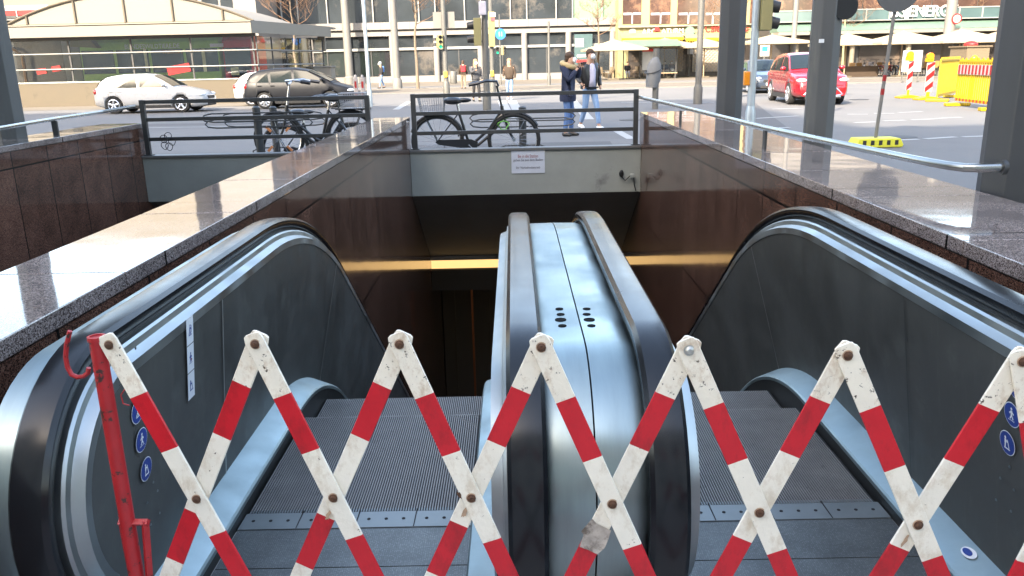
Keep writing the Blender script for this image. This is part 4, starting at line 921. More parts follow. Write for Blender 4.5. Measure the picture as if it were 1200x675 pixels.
# ------------------------------------------------------------------ bicycles
mat('bike_black',(.012,.012,.014),.35,var=.1,coat=.4); mat('bike_chrome',(.6,.6,.62),.25,metal=1); mat('bike_red',(.4,.02,.03),.4); mat('bike_white',(.65,.65,.65),.4); mat('basket',(.30,.30,.31),.5,metal=.5); mat('bike_green',(.12,.35,.05),.5); mat('reflector',(.8,.3,.12),.4); mat('sky_frame',(.15,.3,.5),.4)
def bike(label,frame='bike_black',basket=True,group=None,hb='bike_black',low=True,fine=True,guard=True,name='bicycle',refl=False):
    t=thing(name,label,'bicycle',(0,0,0),group=group); r=.345; nb=28 if fine else 16
    for wx in (0,1.06):
        w=MB().tube([(wx+r*math.cos(2*PI*i/nb),0,r+r*math.sin(2*PI*i/nb)) for i in range(nb)],.027,n=8,closed=True).build('wheel','tyre',t)
        m_=MB().tube([(wx+(r-.025)*math.cos(2*PI*i/nb),0,r+(r-.025)*math.sin(2*PI*i/nb)) for i in range(nb)],.009,n=6,closed=True)
        if fine:
            for i in range(18): a=2*PI*i/18; m_.tube([(wx,(.02 if i%2 else -.02),r),(wx+(r-.02)*math.cos(a),0,r+(r-.02)*math.sin(a))],.0018,n=4,cap=False)
        m_.lathe([(.025,-.04),(.025,.04)],(wx,0,r),n=10,M=Matrix.Rotation(PI/2,4,'X')); m_.build('rim','bike_chrome',w)
        MB().tube([(wx+(r+.035)*math.cos(a),0,r+(r+.035)*math.sin(a)) for a in [R(10+ i*(150 if wx==0 else 100)/12+(0 if wx==0 else 20)) for i in range(13)]],.021,n=6).build('mudguard',frame,t)
    m_=MB(); bb=(.44,0,.29); st=(.31,0,.74); hd=(.90,0,.82); hd2=(.93,0,.66)
    m_.tube([bb,st],.021); m_.tube([hd,hd2],.025); m_.tube([hd2,(1.0,0,.45),(1.06,0,r)],.018)
    if low: m_.tube([(.90,0,.76),(.72,0,.50),(.52,0,.33),bb],.022); m_.tube([(.92,0,.68),(.76,0,.44),(.56,0,.28),bb],.022)
    else: m_.tube([(.32,0,.74),(.90,0,.78)],.016); m_.tube([(.92,0,.68),bb],.018)
    for s in (-.05,.05): m_.tube([bb,(0,s,r)],.010); m_.tube([(.31,0,.74),(0,s,r)],.009)
    m_.build('frame',frame,t)
    MB().tube([st,(.29,0,.86)],.016).build('seat_post','bike_chrome',t)
    sd=MB(); sd.ell((.23,0,.905),(.14,.10,.055),12,7); sd.ell((.38,0,.91),(.11,.04,.035),10,6); sd.build('saddle','bike_black',t)
    MB().tube([(.90,0,.82),(.84,0,1.10)],.016).build('stem',hb,t)
    MB().tube([(.58,-.28,1.14),(.70,-.27,1.17),(.84,-.16,1.16),(.86,0,1.10),(.84,.16,1.16),(.70,.27,1.17),(.58,.28,1.14)],.016).build('handlebar',hb,t)
    for s in (-.28,.28): MB().tube([(.47,s*1.02,1.125),(.60,s,1.145)],.024).build('grip','bike_black',t)
    if guard: MB().prism([(.02,.30),(.45,.23),(.55,.25),(.56,.33),(.47,.37),(.02,.37),(-.03,.335)],'y',-.075,-.045).build('chain_guard','bike_black',t)
    c_=MB(); c_.tube([(.44,-.11,.29),(.56,-.11,.17)],.009); c_.tube([(.44,.08,.29),(.32,.08,.41)],.009); c_.tube([(.44,-.11,.29),(.44,.08,.29)],.011); c_.build('crank','bike_chrome',t)
    for p in ((.56,-.15,.17),(.32,.12,.41)): MB().cbox(p,(.09,.08,.025)).build('pedal','bike_black',t)
    k_=MB(); k_.tube([(-.20,0,.74),(.27,0,.76)],.008); [k_.tube([(-.18,s,.74),(0,s,r)],.007) for s in (-.06,.06)]; [k_.tube([(-.22,s,.745),(.2,s,.745)],.006) for s in (-.06,.06)]; k_.build('luggage_rack','bike_black',t)
    if basket:
        b=MB(); x0,x1,y,z0,z1=-.24,.12,.15,.76,.97
        for i in range(8):
            z=z0+(z1-z0)*i/7; f_=.85+.15*i/7; b.tube([(x0*f_,-y*f_,z),(x1*f_,-y*f_,z),(x1*f_,y*f_,z),(x0*f_,y*f_,z)],.003 if i<7 else .007,n=4,closed=True)
        for i in range(12):
            for s in (-1,1): xx=x0+(x1-x0)*i/11; b.tube([(xx*.85,s*y*.85,z0),(xx,s*y,z1)],.003,n=4)
        for i in range(7):
            for xx in (x0,x1): yy=-y+2*y*i/6; b.tube([(xx*.85,yy*.85,z0),(xx,yy,z1)],.003,n=4)
        b.box(x0*.85,x1*.85,-y*.85,y*.85,z0-.004,z0); b.build('basket','basket',t)
    if refl:
        for k in range(4): a=PI/4+k*PI/2; MB().cbox((1.06+.2*math.cos(a),0,r+.2*math.sin(a)),(.10,.012,.035),ry=-a).build('spoke_reflector','reflector',t)
    MB().tube([(.1,.08,.33),(.02,.16,.03)],.008).build('kickstand','bike_chrome',t)
    return t
def wheelz(px,py,wx_r=.345):  # ground point so that the wheel centre shows at px,py
    return None
bz=.07
b1=bike('black city bicycle with a wire basket locked behind the middle railing')
p=at_y(513,165.5,11.75); place(b1,(p.x,11.75,max(0,p.z-.345)),R(0))
b1.scale=(1.03,1.0,1.0)
b2=bike('black bicycle with chrome handlebars and orange spoke reflectors behind the left railing',basket=True,hb='bike_chrome',refl=True,low=True)
p=at_y(326,163,11.9); place(b2,(p.x+1.06,11.95,max(0,p.z-.345)),R(180))
b3=None #'black bicycle with a rear basket cut off by the granite wall end',basket=True); p=at_y(404,155,12.3); place(b3,(p.x,12.35,max(0,p.z-.345)),R(0))
b4=None #'black bicycle with only its saddle showing above the left wall end',basket=False); p=at_y(448,160,12.9); place(b4,(p.x-.2,12.9,0),R(10))
b3=bike('black bicycle parked behind the chrome handlebar bicycle at the left railing',basket=False); p=at_y(352,160,12.9); place(b3,(p.x-.25,12.9,0),R(6))
# green chain lock
p=at_y(590,147,11.7); MB().tube([p+Vector((.07*math.cos(a)*(1+.3*math.sin(3*a)),.03*math.sin(2*a),.06*math.sin(a))) for a in [2*PI*i/20 for i in range(20)]],.009,n=6,closed=True).build('bicycle_lock','bike_green',label='green cable lock looped around the frame of the city bicycle',cat='bicycle lock')
# bicycle stands
def bikestand(px,lab,Y,z0=0.0,right=1):
    p=at_y(px,150,Y); t=thing('bicycle_stand',lab,'bicycle stand',(p.x,Y,0),group=None)
    top=at_y(px,126,Y).z
    MB().tube([(p.x,Y,0),(p.x,Y,top),(p.x,Y,top+.02)],[.055,.055,.03],n=12).build('post','rail_paint',t)
    for z,y in ((top-.07,-.05),(top-.16,.06)):
        for s in (-1,1):
            MB().tube([(p.x,Y+y,z),(p.x+s*.62,Y+y,z),(p.x+s*.72,Y+y,z-.02),(p.x+s*.76,Y+y,z-.06),(p.x+s*.72,Y+y,z-.10),(p.x+s*.6,Y+y,z-.115),(p.x,Y+y,z-.115)],.011,n=6).build('loop','rail_paint',t)
    for z in (.42,.33):
        for s in (-1,1): MB().tube([(p.x,Y,z),(p.x+s*.25,Y,z),(p.x+s*.36,Y,z-.04),(p.x+s*.38,Y,z-.16),(p.x+s*.60,Y,z-.18)],.012,n=6).build('wheel_holder','rail_paint',t)
    return t
bikestand(612.5,'bicycle stand with steel loops behind the city bicycle front wheel',11.95)
bikestand(302.5,'bicycle stand with steel loops, left one behind the left railing',11.6)
bikestand(322,'bicycle stand with steel loops, second one behind the left railing',12.4)
# ------------------------------------------------------------------ background materials
mat('wall_white',(.18,.17,.158),.7,var=.05,scale=.5); mat('wall_cream',(.17,.15,.115),.7,var=.05,scale=.5); mat('wall_yellow',(.25,.225,.115),.7,var=.05,scale=.4)
mat('office_glass',(.025,.03,.034),.06,var=.4,scale=.25,spec=.9,dirt=(.10,.09,.08),dscale=.35,dth=.55); mat('office_glass_green',(.13,.22,.15),.25,var=.1,scale=.3); mat('office_glass_teal',(.06,.10,.105),.15,var=.3,scale=.3,spec=.8)
mat('frame_white',(.22,.22,.21),.5,var=.04); mat('frame_dark',(.05,.05,.05),.5); mat('window_brown',(.06,.035,.028),.12,var=.5,scale=.5,spec=.7,dirt=(.16,.09,.06),dscale=.8,dth=.5)
mat('canopy_green',(.10,.165,.128),.5,var=.06,scale=.5); mat('canopy_cream',(.19,.173,.145),.7,var=.05); mat('parasol',(.30,.25,.17),.85,var=.05,scale=1.5); mat('wood_pole',(.35,.25,.15),.7)
mat('shop_dark',(.035,.03,.028),.3,var=.5,scale=.8,dirt=(.12,.09,.07),dscale=1.2,dth=.55); mat('lattice',(.40,.33,.24),.7,var=.1); mat('sign_red',(.4,.015,.015),.5); mat('sign_grey',(.42,.40,.45),.4); mat('sign_white',(.32,.32,.31),.5)
mat('concrete',(.10,.083,.06),.85,var=.12,scale=1.2,dirt=(.07,.06,.045),dscale=1,dth=.6); mat('pole_grey',(.11,.108,.10),.6,var=.1,scale=3,metal=.2); mat('pole_pale',(.14,.135,.125),.6,var=.08,scale=2); mat('pole_steel',(.36,.42,.46),.4,metal=.5,var=.1)
mat('signal_yellow',(.2,.18,.08),.55,var=.08); mat('signal_black',(.02,.02,.02),.5); mat('green_light',(.0,.75,.42),.4,emit=.12,var=0); mat('button_yellow',(.8,.5,.05),.5); mat('sign_blue',(.01,.16,.55),.4)
mat('barrier_yellow',(.36,.23,.004),.5,var=.08,scale=6); mat('reflect_red',(.27,.008,.01),.4); mat('reflect_white',(.30,.28,.275),.4); mat('lamp_amber',(.6,.2,.008),.3); mat('foot_lime',(.60,.58,.05),.6,var=.12,scale=20)
mat('tram_green',(.38,.62,.16),.4); mat('tram_cream',(.8,.75,.5),.4); mat('tram_red',(.62,.02,.03),.35); mat('tram_glass',(.03,.035,.04),.08,spec=.9,var=.3)
mat('bag_grey',(.14,.145,.15),.75,var=.12,scale=9,bump=.3,bscale=14); mat('bark',(.16,.12,.085),.9,var=.25,scale=8,bump=.3); mat('twig',(.15,.085,.05),.9,var=.2); mat('bark_green',(.24,.22,.12),.9,var=.2,scale=8)
mat('shop_orange',(.3,.15,.04),.6); mat('text_white',(.8,.8,.78),.5,emit=0); mat('shutter',(.30,.29,.27),.6,var=.1); mat('wicker',(.13,.10,.065),.8,var=.15,scale=20)
glass('pane',(.93,.95,.94),.03)
def rc(px0,px1,py0,py1,Y):
    a=at_y(px0,py0,Y); b_=at_y(px1,py1,Y); m0=at_y((px0+px1)/2,py0,Y); m1=at_y((px0+px1)/2,py1,Y); return a.x,b_.x,m1.z,m0.z
def bx(name,m,r,y0,y1,parent,bevel=0,label=None): return MB().box(r[0],r[1],y0,y1,r[2],r[3]).build(name,m,parent,bevel=bevel,label=label)
# ------------------------------------------------------------------ office building
Y0=74.0
zz=lambda py:at_y(600,py,Y0).z
X=lambda px,Y=Y0:at_y(px,60,Y).x
of=thing('office_building','long white office building with glass front behind the square','building',(X(480),Y0+8,0))
xa,xb=X(212),X(724)
z_sill,z_l1,z_l0,z_t0,z_t1,z_beam0,z_beam1,z_band0,z_band1=zz(88),zz(86),zz(86),zz(56),zz(53),zz(39),zz(34),zz(31.5),zz(23)
MB().box(xa,xb,Y0+.5,Y0+18,0,18).build('core','frame_dark',of)
MB().box(xa,xb,Y0-.25,Y0+.5,z_band0,z_band1).build('white_band','wall_white',of)
MB().box(xa,xb,Y0-.05,Y0+.5,z_beam0,z_beam1).build('beam','wall_white',of)
MB().box(xa,xb,Y0-.0,Y0+.5,z_beam1,z_band0).build('shadow_gap','frame_dark',of)
MB().box(xa,xb,Y0+.1,Y0+.5,0,z_sill+.12).build('plinth','wall_white',of)
MB().box(xa,xb,Y0+.12,Y0+.5,z_t0,z_t1).build('transom','frame_white',of)
colsx=[511.5+51.6*i for i in range(-5,5)]
for i,px in enumerate(colsx):
    x=X(px)
    if xa<x<xb: MB().lathe([(.26,.0),(.26,z_beam0)],(x,Y0+.1,0),n=16).build('column','wall_white',of)
for i in range(len(colsx)-1):
    a,b_=X(colsx[i])+.26,X(colsx[i+1])-.26
    w_=MB().box(a,b_,Y0+.30,Y0+.34,z_t1,z_beam0).build('upper_light','office_glass',of)
    w_=MB().box(a,b_,Y0+.30,Y0+.34,z_sill+.12,z_t0).build('shop_window','office_glass',of)
    for f_ in (.5,): MB().box(a+(b_-a)*f_-.04,a+(b_-a)*f_+.04,Y0+.24,Y0+.30,z_sill+.12,z_t0).build('mullion','frame_dark',w_)
mull=[]
k0=X(334); per=X(387)-X(334); off=X(353)-X(334)
for lvl,(a,b_) in enumerate(((z_band1,z_band1+3.6),(z_band1+4.6,z_band1+8.2),(z_band1+9.2,z_band1+12.6))):
    x=k0-per*2
    while x<xb-.2:
        for (p,q) in ((x,x+off),(x+off,x+per)):
            q=min(q,xb-.1)
            if q-p<.2: continue
            green=(lvl==0 and X(664)<(p+q)/2)
            w_=MB().box(p+.04,q-.04,Y0+.1,Y0+.14,a,b_).build('window','office_glass_green' if green else 'office_glass',of)
            MB().box(p-.05,p+.05,Y0-.08,Y0+.1,a,b_).build('mullion','frame_white',w_)
        x+=per
    MB().box(xa,xb,Y0-.25,Y0+.5,b_,b_+1).build('white_band','wall_white',of)
for k in range(11):
    px=345+k*34.3; x=X(px); MB().box(x-.012,x+.012,Y0-.256,Y0-.25,z_band0,z_band1).build('panel_joint','frame_dark',of)
# white wing seen above the pavilion
r=rc(245,300,-60,30,70); wg=thing('building','white corner building with two dark windows above the glass pavilion roof','building',((r[0]+r[1])/2,75,0))
xw0=at_y(232,5,68).x; xw1=at_y(299.5,5,68).x
MB().box(xw0,xw1,68,84,0,16).build('wall','wall_white',wg)
for a,b_ in ((235,256),(257,273)): r=rc(a,b_,-8,9.5,67.97); bx('window','office_glass',(r[0],r[1],r[2],r[3]+1),67.95,68,wg); 
MB().box(xw0,xw1,67.8,68,16,16.6).build('cornice','wall_white',wg)
# building with the red sign far left
lb=thing('building','cream building with a red and white fascia at the upper left corner','building',(-40,76,0))
xw0=at_y(-140,5,70).x; xw1=at_y(200,5,70).x; 
MB().box(xw0,xw1,70,84,0,15).build('wall','wall_cream',lb)
r=rc(-40,60,7,24,69.9); bx('fascia','sign_white',r,69.7,70,lb)
r=rc(-10,45,12.5,18.5,69.9); bx('red_band','sign_red',r,69.6,69.7,lb); r=rc(21,23.5,12,20,69.9); bx('divider','sign_white',r,69.55,69.6,lb)
r=rc(5,22,18.5,22,69.9); bx('dark_strip','frame_dark',r,69.62,69.7,lb)
for a in range(-4,4):
    r=rc(a*22,a*22+14,32,60,69.9); bx('window','office_glass',r,69.9,70,lb)
# ------------------------------------------------------------------ yellow building
Yy=72.0
ye=thing('shop_building','yellow shop building with tall brown windows and signs above the parasols','building',(at_y(820,60,Yy).x,Yy+7,0))
xa,xb=at_y(724,60,Yy).x,at_y(929,60,Yy).x
MB().box(xa,xb,Yy,Yy+14,0,16).build('wall','wall_yellow',ye)
for a,b_ in ((730.5,751),(762.8,785),(795.5,817.5),(827,843),(855,872),(882,904)):
    for (y0_,y1_) in ((-46,28),(-130,-62)):
        r=rc(a,b_,y0_,y1_,Yy); w_=bx('window','window_brown',(r[0],r[1],r[2],min(r[3],15)),Yy-.06,Yy-.0,ye)
        if y0_==-46:
            r=rc(a,b_,15,17.5,Yy); bx('transom','sign_grey',r,Yy-.10,Yy-.06,w_)
            r=rc((a+b_)/2-.5,(a+b_)/2+.5,15,28,Yy); bx('transom','sign_grey',r,Yy-.10,Yy-.06,w_)
r=rc(724,929,29,30.5,Yy); bx('ledge','canopy_cream',r,Yy-.35,Yy,ye)
r=rc(724,929,46,92,Yy); bx('shop_front','shop_dark',(r[0]+.9,r[1],.05,r[3]),Yy-.05,Yy,ye)
a=rc(752,800,33.5,40,Yy); text('ARC','shop_letters','sign_grey',a[0],a[0]+(a[1]-a[0])*.33,Yy-.25,a[2],a[3],ye,.06); text('ATURM','shop_letters','sign_grey',a[0]+(a[1]-a[0])*.47,a[1],Yy-.25,a[2]+.05,a[3]-.02,ye,.06)
c=at_y(770,33.5,Yy-.25); MB().prism([(c.x-.28,c.z-.2),(c.x+.28,c.z-.2),(c.x,c.z+.32)],'y',Yy-.3,Yy-.25).build('red_triangle','sign_red',ye)
r=rc(752,801,40.5,41.5,Yy); bx('sign_rail','sign_grey',r,Yy-.3,Yy-.22,ye)
c=at_y(741,37,Yy); MB().lathe([(.28,0),(.28,.08)],(c.x,Yy-.04,c.z),n=20,M=Matrix.Rotation(PI/2,4,'X')).build('round_sign','sign_white',ye)
a=rc(826,843,28,38,Yy); text('Cafe','red_letters','sign_red',a[0],a[1],Yy-.2,a[2],a[3],ye,.05)
a=rc(868,877,30,37,Yy); text('bar','red_letters','sign_red',a[0],a[1],Yy-.2,a[2],a[3],ye,.05)
def awning(px0,px1,py0,py1,lab):
    r=rc(px0,px1,py0,py1,Yy-1.0); n=int((r[1]-r[0])/.22); w=(r[1]-r[0])/n
    t=thing('awning',lab,'awning',((r[0]+r[1])/2,Yy-1,r[2]))
    MB().prism([(Yy-1.3,r[2]+.28),(Yy-.02,r[3]+.35),(Yy-.02,r[3]+.30),(Yy-1.3,r[2]+.22)],'x',r[0],r[1]).build('cloth','wall_yellow',t)
    mb=MB()
    for i in range(n):
        x=r[0]+w*i; mb.add([(x,Yy-1.31,r[2]+.26),(x+w,Yy-1.31,r[2]+.26),(x+w,Yy-1.31,r[2]+.05),(x+w*.5,Yy-1.31,r[2]-.03),(x,Yy-1.31,r[2]+.05)],[(0,1,2,3,4)])
    mb.build('valance','barrier_yellow',t)
awning(728,800,42,48,'yellow awning with a scalloped edge above the bus shelter'); awning(803,868,42,48,'yellow awning with a scalloped edge beside the tall lamp pole')
# lattice shutters
def lattice(px0,px1,py0,py1,lab):
    r=rc(px0,px1,py0,py1,Yy-.3); t=thing('shutter',lab,'shutter',((r[0]+r[1])/2,Yy-.3,r[2])); n=int((r[1]-r[0])/.26); mb=MB(); h=r[3]-r[2]; W_=r[1]-r[0]
    MB().box(r[0],r[1],Yy-.22,Yy-.2,r[2],r[3]).build('backing','shutter',t)
    k=.30
    i=-int(h/k)
    while i*k<W_:
        for s in (0,1):
            x0=i*k; x1=x0+h; a=max(0,x0); b_=min(W_,x1)
            if b_>a:
                za=(a-x0); zb=(b_-x0)
                if s: za,zb=h-za,h-zb
                p=Vector((r[0]+a,Yy-.3,r[2]+za)); q=Vector((r[0]+b_,Yy-.3,r[2]+zb)); mb.tube([p,q],.028,n=4,cap=False)
        i+=1
    mb.build('lattice','lattice',t); return t
lattice(764,800,56,84,'brown lattice shutter behind the bus shelter'); lattice(812,842,56,84,'brown lattice shutter behind the child in red')
# ------------------------------------------------------------------ energy building
Ye=66.0
eb=thing('office_building','glass fronted building with pale green canopy band and white letters','building',(at_y(1080,60,Ye).x,Ye+8,0))
xa,xb=at_y(905,60,Ye).x,at_y(1420,60,Ye).x
MB().box(xa,xb,Ye+1.2,Ye+16,0,14).build('core','frame_dark',eb)
r=rc(1000,1100,25,36,Ye); zc1=r[3]; zc0=r[2]
def band(name,m,pya,pyb,y0_,y1_): a=at_y(1050,pya,Ye).z; b_=at_y(1050,pyb,Ye).z; return MB().box(xa,xb,y0_,y1_,b_,a).build(name,m,eb)
MB().prism([(Ye-1.2,at_y(1050,35,Ye).z),(Ye+.9,at_y(1050,23,Ye).z),(Ye+.9,at_y(1050,35,Ye).z-.02)],'x',xa,xb).build('green_canopy','canopy_green',eb)
band('canopy_edge','canopy_cream',35.3,39,Ye-1.25,Ye+.6); band('teal_balustrade','office_glass_teal',10.5,22.5,Ye+.3,Ye+.36)
band('top_rail','frame_white',9.2,10.5,Ye+.25,Ye+.4); band('ledge','frame_white',22.5,23.6,Ye+.1,Ye+.9)
z9=at_y(1050,9,Ye).z; z39=at_y(1050,39,Ye).z
x=xa
while x<xb:
    MB().box(x+.05,min(x+1.75,xb),Ye+1.1,Ye+1.16,z9,z9+3).build('window','window_brown',eb); MB().box(x-.05,x+.03,Ye+.22,Ye+.3,z9-.9,z9).build('baluster','frame_white',eb)
    MB().box(x+.05,min(x+3.3,xb),Ye+1.1,Ye+1.16,.3,z39-.1).build('shop_window','shop_dark',eb) if int((x-xa)/1.8)%2==0 else None
    x+=1.8
for i in range(9):
    x=xa+2+i*4.4; MB().lathe([(.2,0),(.2,z39)],(x,Ye+.4,0),n=12).build('column','wall_cream',eb)
r=rc(905,1400,20,60,Ye); MB().box(xa,xb,Ye+.8,Ye+16,z9+3,z9+4).build('white_band','wall_white',eb)
a=rc(1046,1061,6,20,Ye); text('BS','roof_letters','text_white',a[0],a[1],Ye+.1,a[2],a[3],eb,.12)
a=rc(1063,1064.8,2.5,22,Ye); bx('roof_bar','text_white',a,Ye+.05,Ye+.15,eb)
a=rc(1067,1122,6,19,Ye); text('ENERGY','roof_letters','text_white',a[0],a[1],Ye+.1,a[2],a[3],eb,.12)
# blue poster left
r=rc(889,899,53,66,Ye); t=thing('poster_stand','white poster with blue symbols on the yellow building corner','poster',((r[0]+r[1])/2,Ye-.4,0)); bx('board','sign_white',r,Ye-.5,Ye-.42,t); r2=rc(891,897,54.5,60,Ye); bx('blue_print','sign_blue',r2,Ye-.53,Ye-.5,t); MB().box(r[0]+.3,r[0]+.4,Ye-.46,Ye-.40,0,r[2]).build('post','pole_grey',t)
# ------------------------------------------------------------------ parasols
def parasol(cx_,py_top,py_edge,wpx,Y,lab,grp='cream parasols in front of the shops'):
    c=at_y(cx_,py_top,Y); e=at_y(cx_,py_edge,Y); hw=wpx/2*Y/F/.97; t=thing('parasol',lab,'parasol',(c.x,Y,0),group=grp)
    ring=lambda s,z:[(c.x+sx*s,Y+sy*s,z) for sx,sy in ((-1,-1),(0,-1),(1,-1),(1,0),(1,1),(0,1),(-1,1),(-1,0))]
    vs=[(c.x,Y,c.z)]+ring(hw*.5,(c.z+e.z)/2-.03)+ring(hw,e.z); fs=[(0,1+i,1+(i+1)%8) for i in range(8)]+[(1+i,9+i,9+(i+1)%8,1+(i+1)%8) for i in range(8)]
    vs+=ring(hw,e.z-.14); fs+=[(9+i,17+i,17+(i+1)%8,9+(i+1)%8) for i in range(8)]
    MB().add(vs,fs).build('canopy','parasol',t)
    MB().tube([(c.x,Y,0),(c.x,Y,c.z+.08)],.045,n=8).build('pole','wood_pole',t)
    MB().box(c.x-.4,c.x+.4,Y-.4,Y+.4,0.01,.12).build('base','concrete',t)
    for k in range(4): 
        sx,sy=((1,1),(1,-1),(-1,1),(-1,-1))[k]; MB().tube([(c.x,Y,c.z-.5),(c.x+sx*hw*.9,Y+sy*hw*.9,e.z+.02)],.02,n=5,cap=False).build('rib','wood_pole',t)
parasol(719,46,57.5,66,66,'cream parasol in front of the white column at the yellow building corner')
parasol(779,44.5,54,70,69.5,'cream parasol above the bus shelter roof')
parasol(826,45,54,52,68,'cream parasol half hidden behind the farthest dark column')
parasol(905,40.5,49.5,66,58,'cream parasol above the slate blue car')
parasol(993,39,51,62,58.5,'cream parasol just right of the middle column')
parasol(1059,36.5,49.5,78,57.5,'cream parasol behind the leaning sign pole')
parasol(1127,34,48,76,57,'cream parasol behind the thick pole with the round red sign')
parasol(1178,34,47,60,57.5,'cream parasol cut off by the near right column')
# ------------------------------------------------------------------ trees (bare, early spring)
def tree(px,py,hgt,lab,seed,crown=1.0,trunk_m='bark',zb=.012,r0=.11,first=2.6,Y=None):
    q=at_z(px,py,zb) if Y is None else Vector((at_y(px,60,Y).x,Y,zb)); rnd=random.Random(seed); t=thing('bare_tree',lab,'tree',(q.x,q.y,zb))
    pts=[];n=9
    for i in range(n): f_=i/(n-1); pts.append(q+Vector((rnd.uniform(-.05,.05)*f_*3,rnd.uniform(-.05,.05)*f_*3,hgt*.8*f_)))
    MB().tube(pts,[r0*(1-.8*i/(n-1)) for i in range(n)],n=9).build('trunk',trunk_m,t)
    mb=MB()
    def br(p,d,L,r,dep):
        k=4; ps=[p]; cur=p; dd=d
        for i in range(k): dd=(dd+Vector((rnd.uniform(-.25,.25),rnd.uniform(-.25,.25),rnd.uniform(-.05,.2)))).normalized(); cur=cur+dd*L/k; ps.append(cur)
        mb.tube(ps,[r*(1-.16*i) for i in range(k+1)],n=5 if dep<2 else 3,cap=False)
        if dep<4:
            for j in range(4 if dep<3 else 3):
                a=ps[rnd.randint(1,k)]; nd=(dd*.5+Vector((rnd.uniform(-1,1),rnd.uniform(-1,1),rnd.uniform(-.2,.8)))).normalized(); br(a,nd,L*rnd.uniform(.45,.7),max(.006,r*.5),dep+1)
    nb=9
    for i in range(nb):
        z=first+(hgt*.8-first)*i/(nb-1); f_=z/(hgt*.8); a=pts[0].lerp(pts[-1],f_); a.z=z
        an=i*2.4+rnd.uniform(-.4,.4); br(a,Vector((math.cos(an),math.sin(an),.55)).normalized(),crown*hgt*.28*(1.2-.7*f_),.03,0)
    mb.build('crown','twig',t)
tree(490,104,8.5,'slim bare tree left of the green pedestrian signal',3,first=4.0)
tree(345,99,8.5,'bare tree with a dense twig crown behind the glass pavilion roof',5,1.25,first=4.0,Y=56)
tree(701,94,8.0,'slim bare tree in front of the green office windows',8,.75,first=3.4)
tree(986,88,8.0,'bare tree with a pale trunk right of the middle column',11,.9,'bark_green',first=3.4)
tree(1139,84,8.0,'bare tree behind the yellow construction fence',14,1.0,first=3.5)
tree(843,92,8.0,'bare tree mostly hidden behind the farthest column',17,.9,first=3.8)
# ------------------------------------------------------------------ poles, signals, signs
def pole(px,py,h,r,lab,m='pole_grey',zb=0.0,cat='pole',top=None,name='street_pole',base=None):
    q=at_z(px,py,zb); t=thing(name,lab,cat,(q.x,q.y,zb))
    rr=[r,r*.95,(top or r*.8)]; MB().tube([(q.x,q.y,zb),(q.x,q.y,zb+h*.5),(q.x,q.y,zb+h)],rr,n=12).build('shaft',m,t)
    b=base or r*1.35; MB().lathe([(b,zb),(b,zb+.5*(b>r*1.2)+.05),(r,zb+.6*(b>r*1.2)+.08)],(q.x,q.y,0),n=12).build('base',m,t)
    return t,q
tk,q=pole(410.5,98.5,9,.36,'thick tapering concrete mast beside the glass pavilion','pole_pale',.012,top=.30,cat='mast',name='concrete_mast')
tk,q=pole(466,104,9,.24,'tall pale concrete mast between the pavilion and the bare tree','pole_pale',.012,top=.19,cat='mast',name='concrete_mast')
tk,q=pole(434,125,9,.075,'slim galvanised lamp pole right of the striped bollards','pole_steel',0,cat='lamp pole',name='lamp_pole')
def housing(t,x,y,z,n,facing,lit=None,col='signal_yellow',s=1.0):
    """traffic signal head, facing angle in degrees of its lens direction"""
    M=Matrix.Translation(Vector((x,y,z)))@Matrix.Rotation(R(facing),4,'Z'); h=.32*n*s
    o=MB().box(-.02,.16,-.16*s,.16*s,0,h,M).build('signal_head',col,t,bevel=.015)
    for i in range(n):
        zc=.16*s+.32*s*i
        mb=MB(); mb.lathe([(.11*s,0),(.11*s,.012)],M@Vector((.162,0,zc)),n=16,M=Matrix.Rotation(R(facing),4,'Z')@Matrix.Rotation(PI/2,4,'Y')); mb.build('lens','green_light' if lit==i else 'signal_black',o)
        mb=MB(); k=10; vs=[]
        for j in range(k+1):
            a=R(-20+220*j/k); 
            for dx in (.16,.16+.2*s): vs.append(M@Vector((dx,.125*s*math.cos(a),zc+.125*s*math.sin(a))))
        mb.add(vs,[(2*j,2*j+2,2*j+3,2*j+1) for j in range(k)],True); v=mb.build('visor','signal_black',o); md_=v.modifiers.new('s','SOLIDIFY'); md_.thickness=.012
    return o
t1,q=pole(523.5,111,8,.13,'grey pole carrying the green pedestrian light and a yellow push button box','pole_grey',0,cat='signal pole',name='signal_pole',top=.12)
z=at_y(523,57.5,q.y).z; housing(t1,q.x-.17,q.y-.12,z,3,-90,lit=0,s=.72)
z=at_y(506,56,q.y).z; housing(t1,q.x-.25,q.y-.0,z,2,180,s=.8); 
r=rc(513,529,14,33,q.y+.2); MB().box(q.x-.55,q.x+.55,q.y+.14,q.y+.17,r[2],r[3]).build('sign_back','pole_pale',t1)
z=at_y(523,90,q.y).z; MB().cbox((q.x-.0,q.y-.16,z+.13),(.18,.12,.30)).build('push_button_box','button_yellow',t1,bevel=.02)
t2,q=pole(571,131,8,.105,'dark grey signal pole in front, with a tram signal box on its left','pole_grey',0,cat='signal pole',name='signal_pole',top=.10)
z=at_y(566,14,q.y).z; MB().cbox((q.x-.05,q.y-.18,z+.1),(.24,.18,.42)).build('camera_box','sign_grey',t2,bevel=.03)
z0,z1=at_y(562,53.5,q.y).z,at_y(562,21,q.y).z; xx=at_y(560,37,q.y).x; o=MB().box(xx-.13,xx+.11,q.y-.15,q.y+.15,z0,z1).build('signal_head','signal_yellow',t2,bevel=.015)
for k in (.25,.75): MB().tube([(xx-.13,q.y,z0+(z1-z0)*k),(xx-.35,q.y,z0+(z1-z0)*k-.02)],[.13,.10],n=12).build('visor','signal_black',o)
MB().box(xx+.11,q.x,q.y-.03,q.y+.03,z0+.1,z0+.16).build('arm','pole_grey',t2)
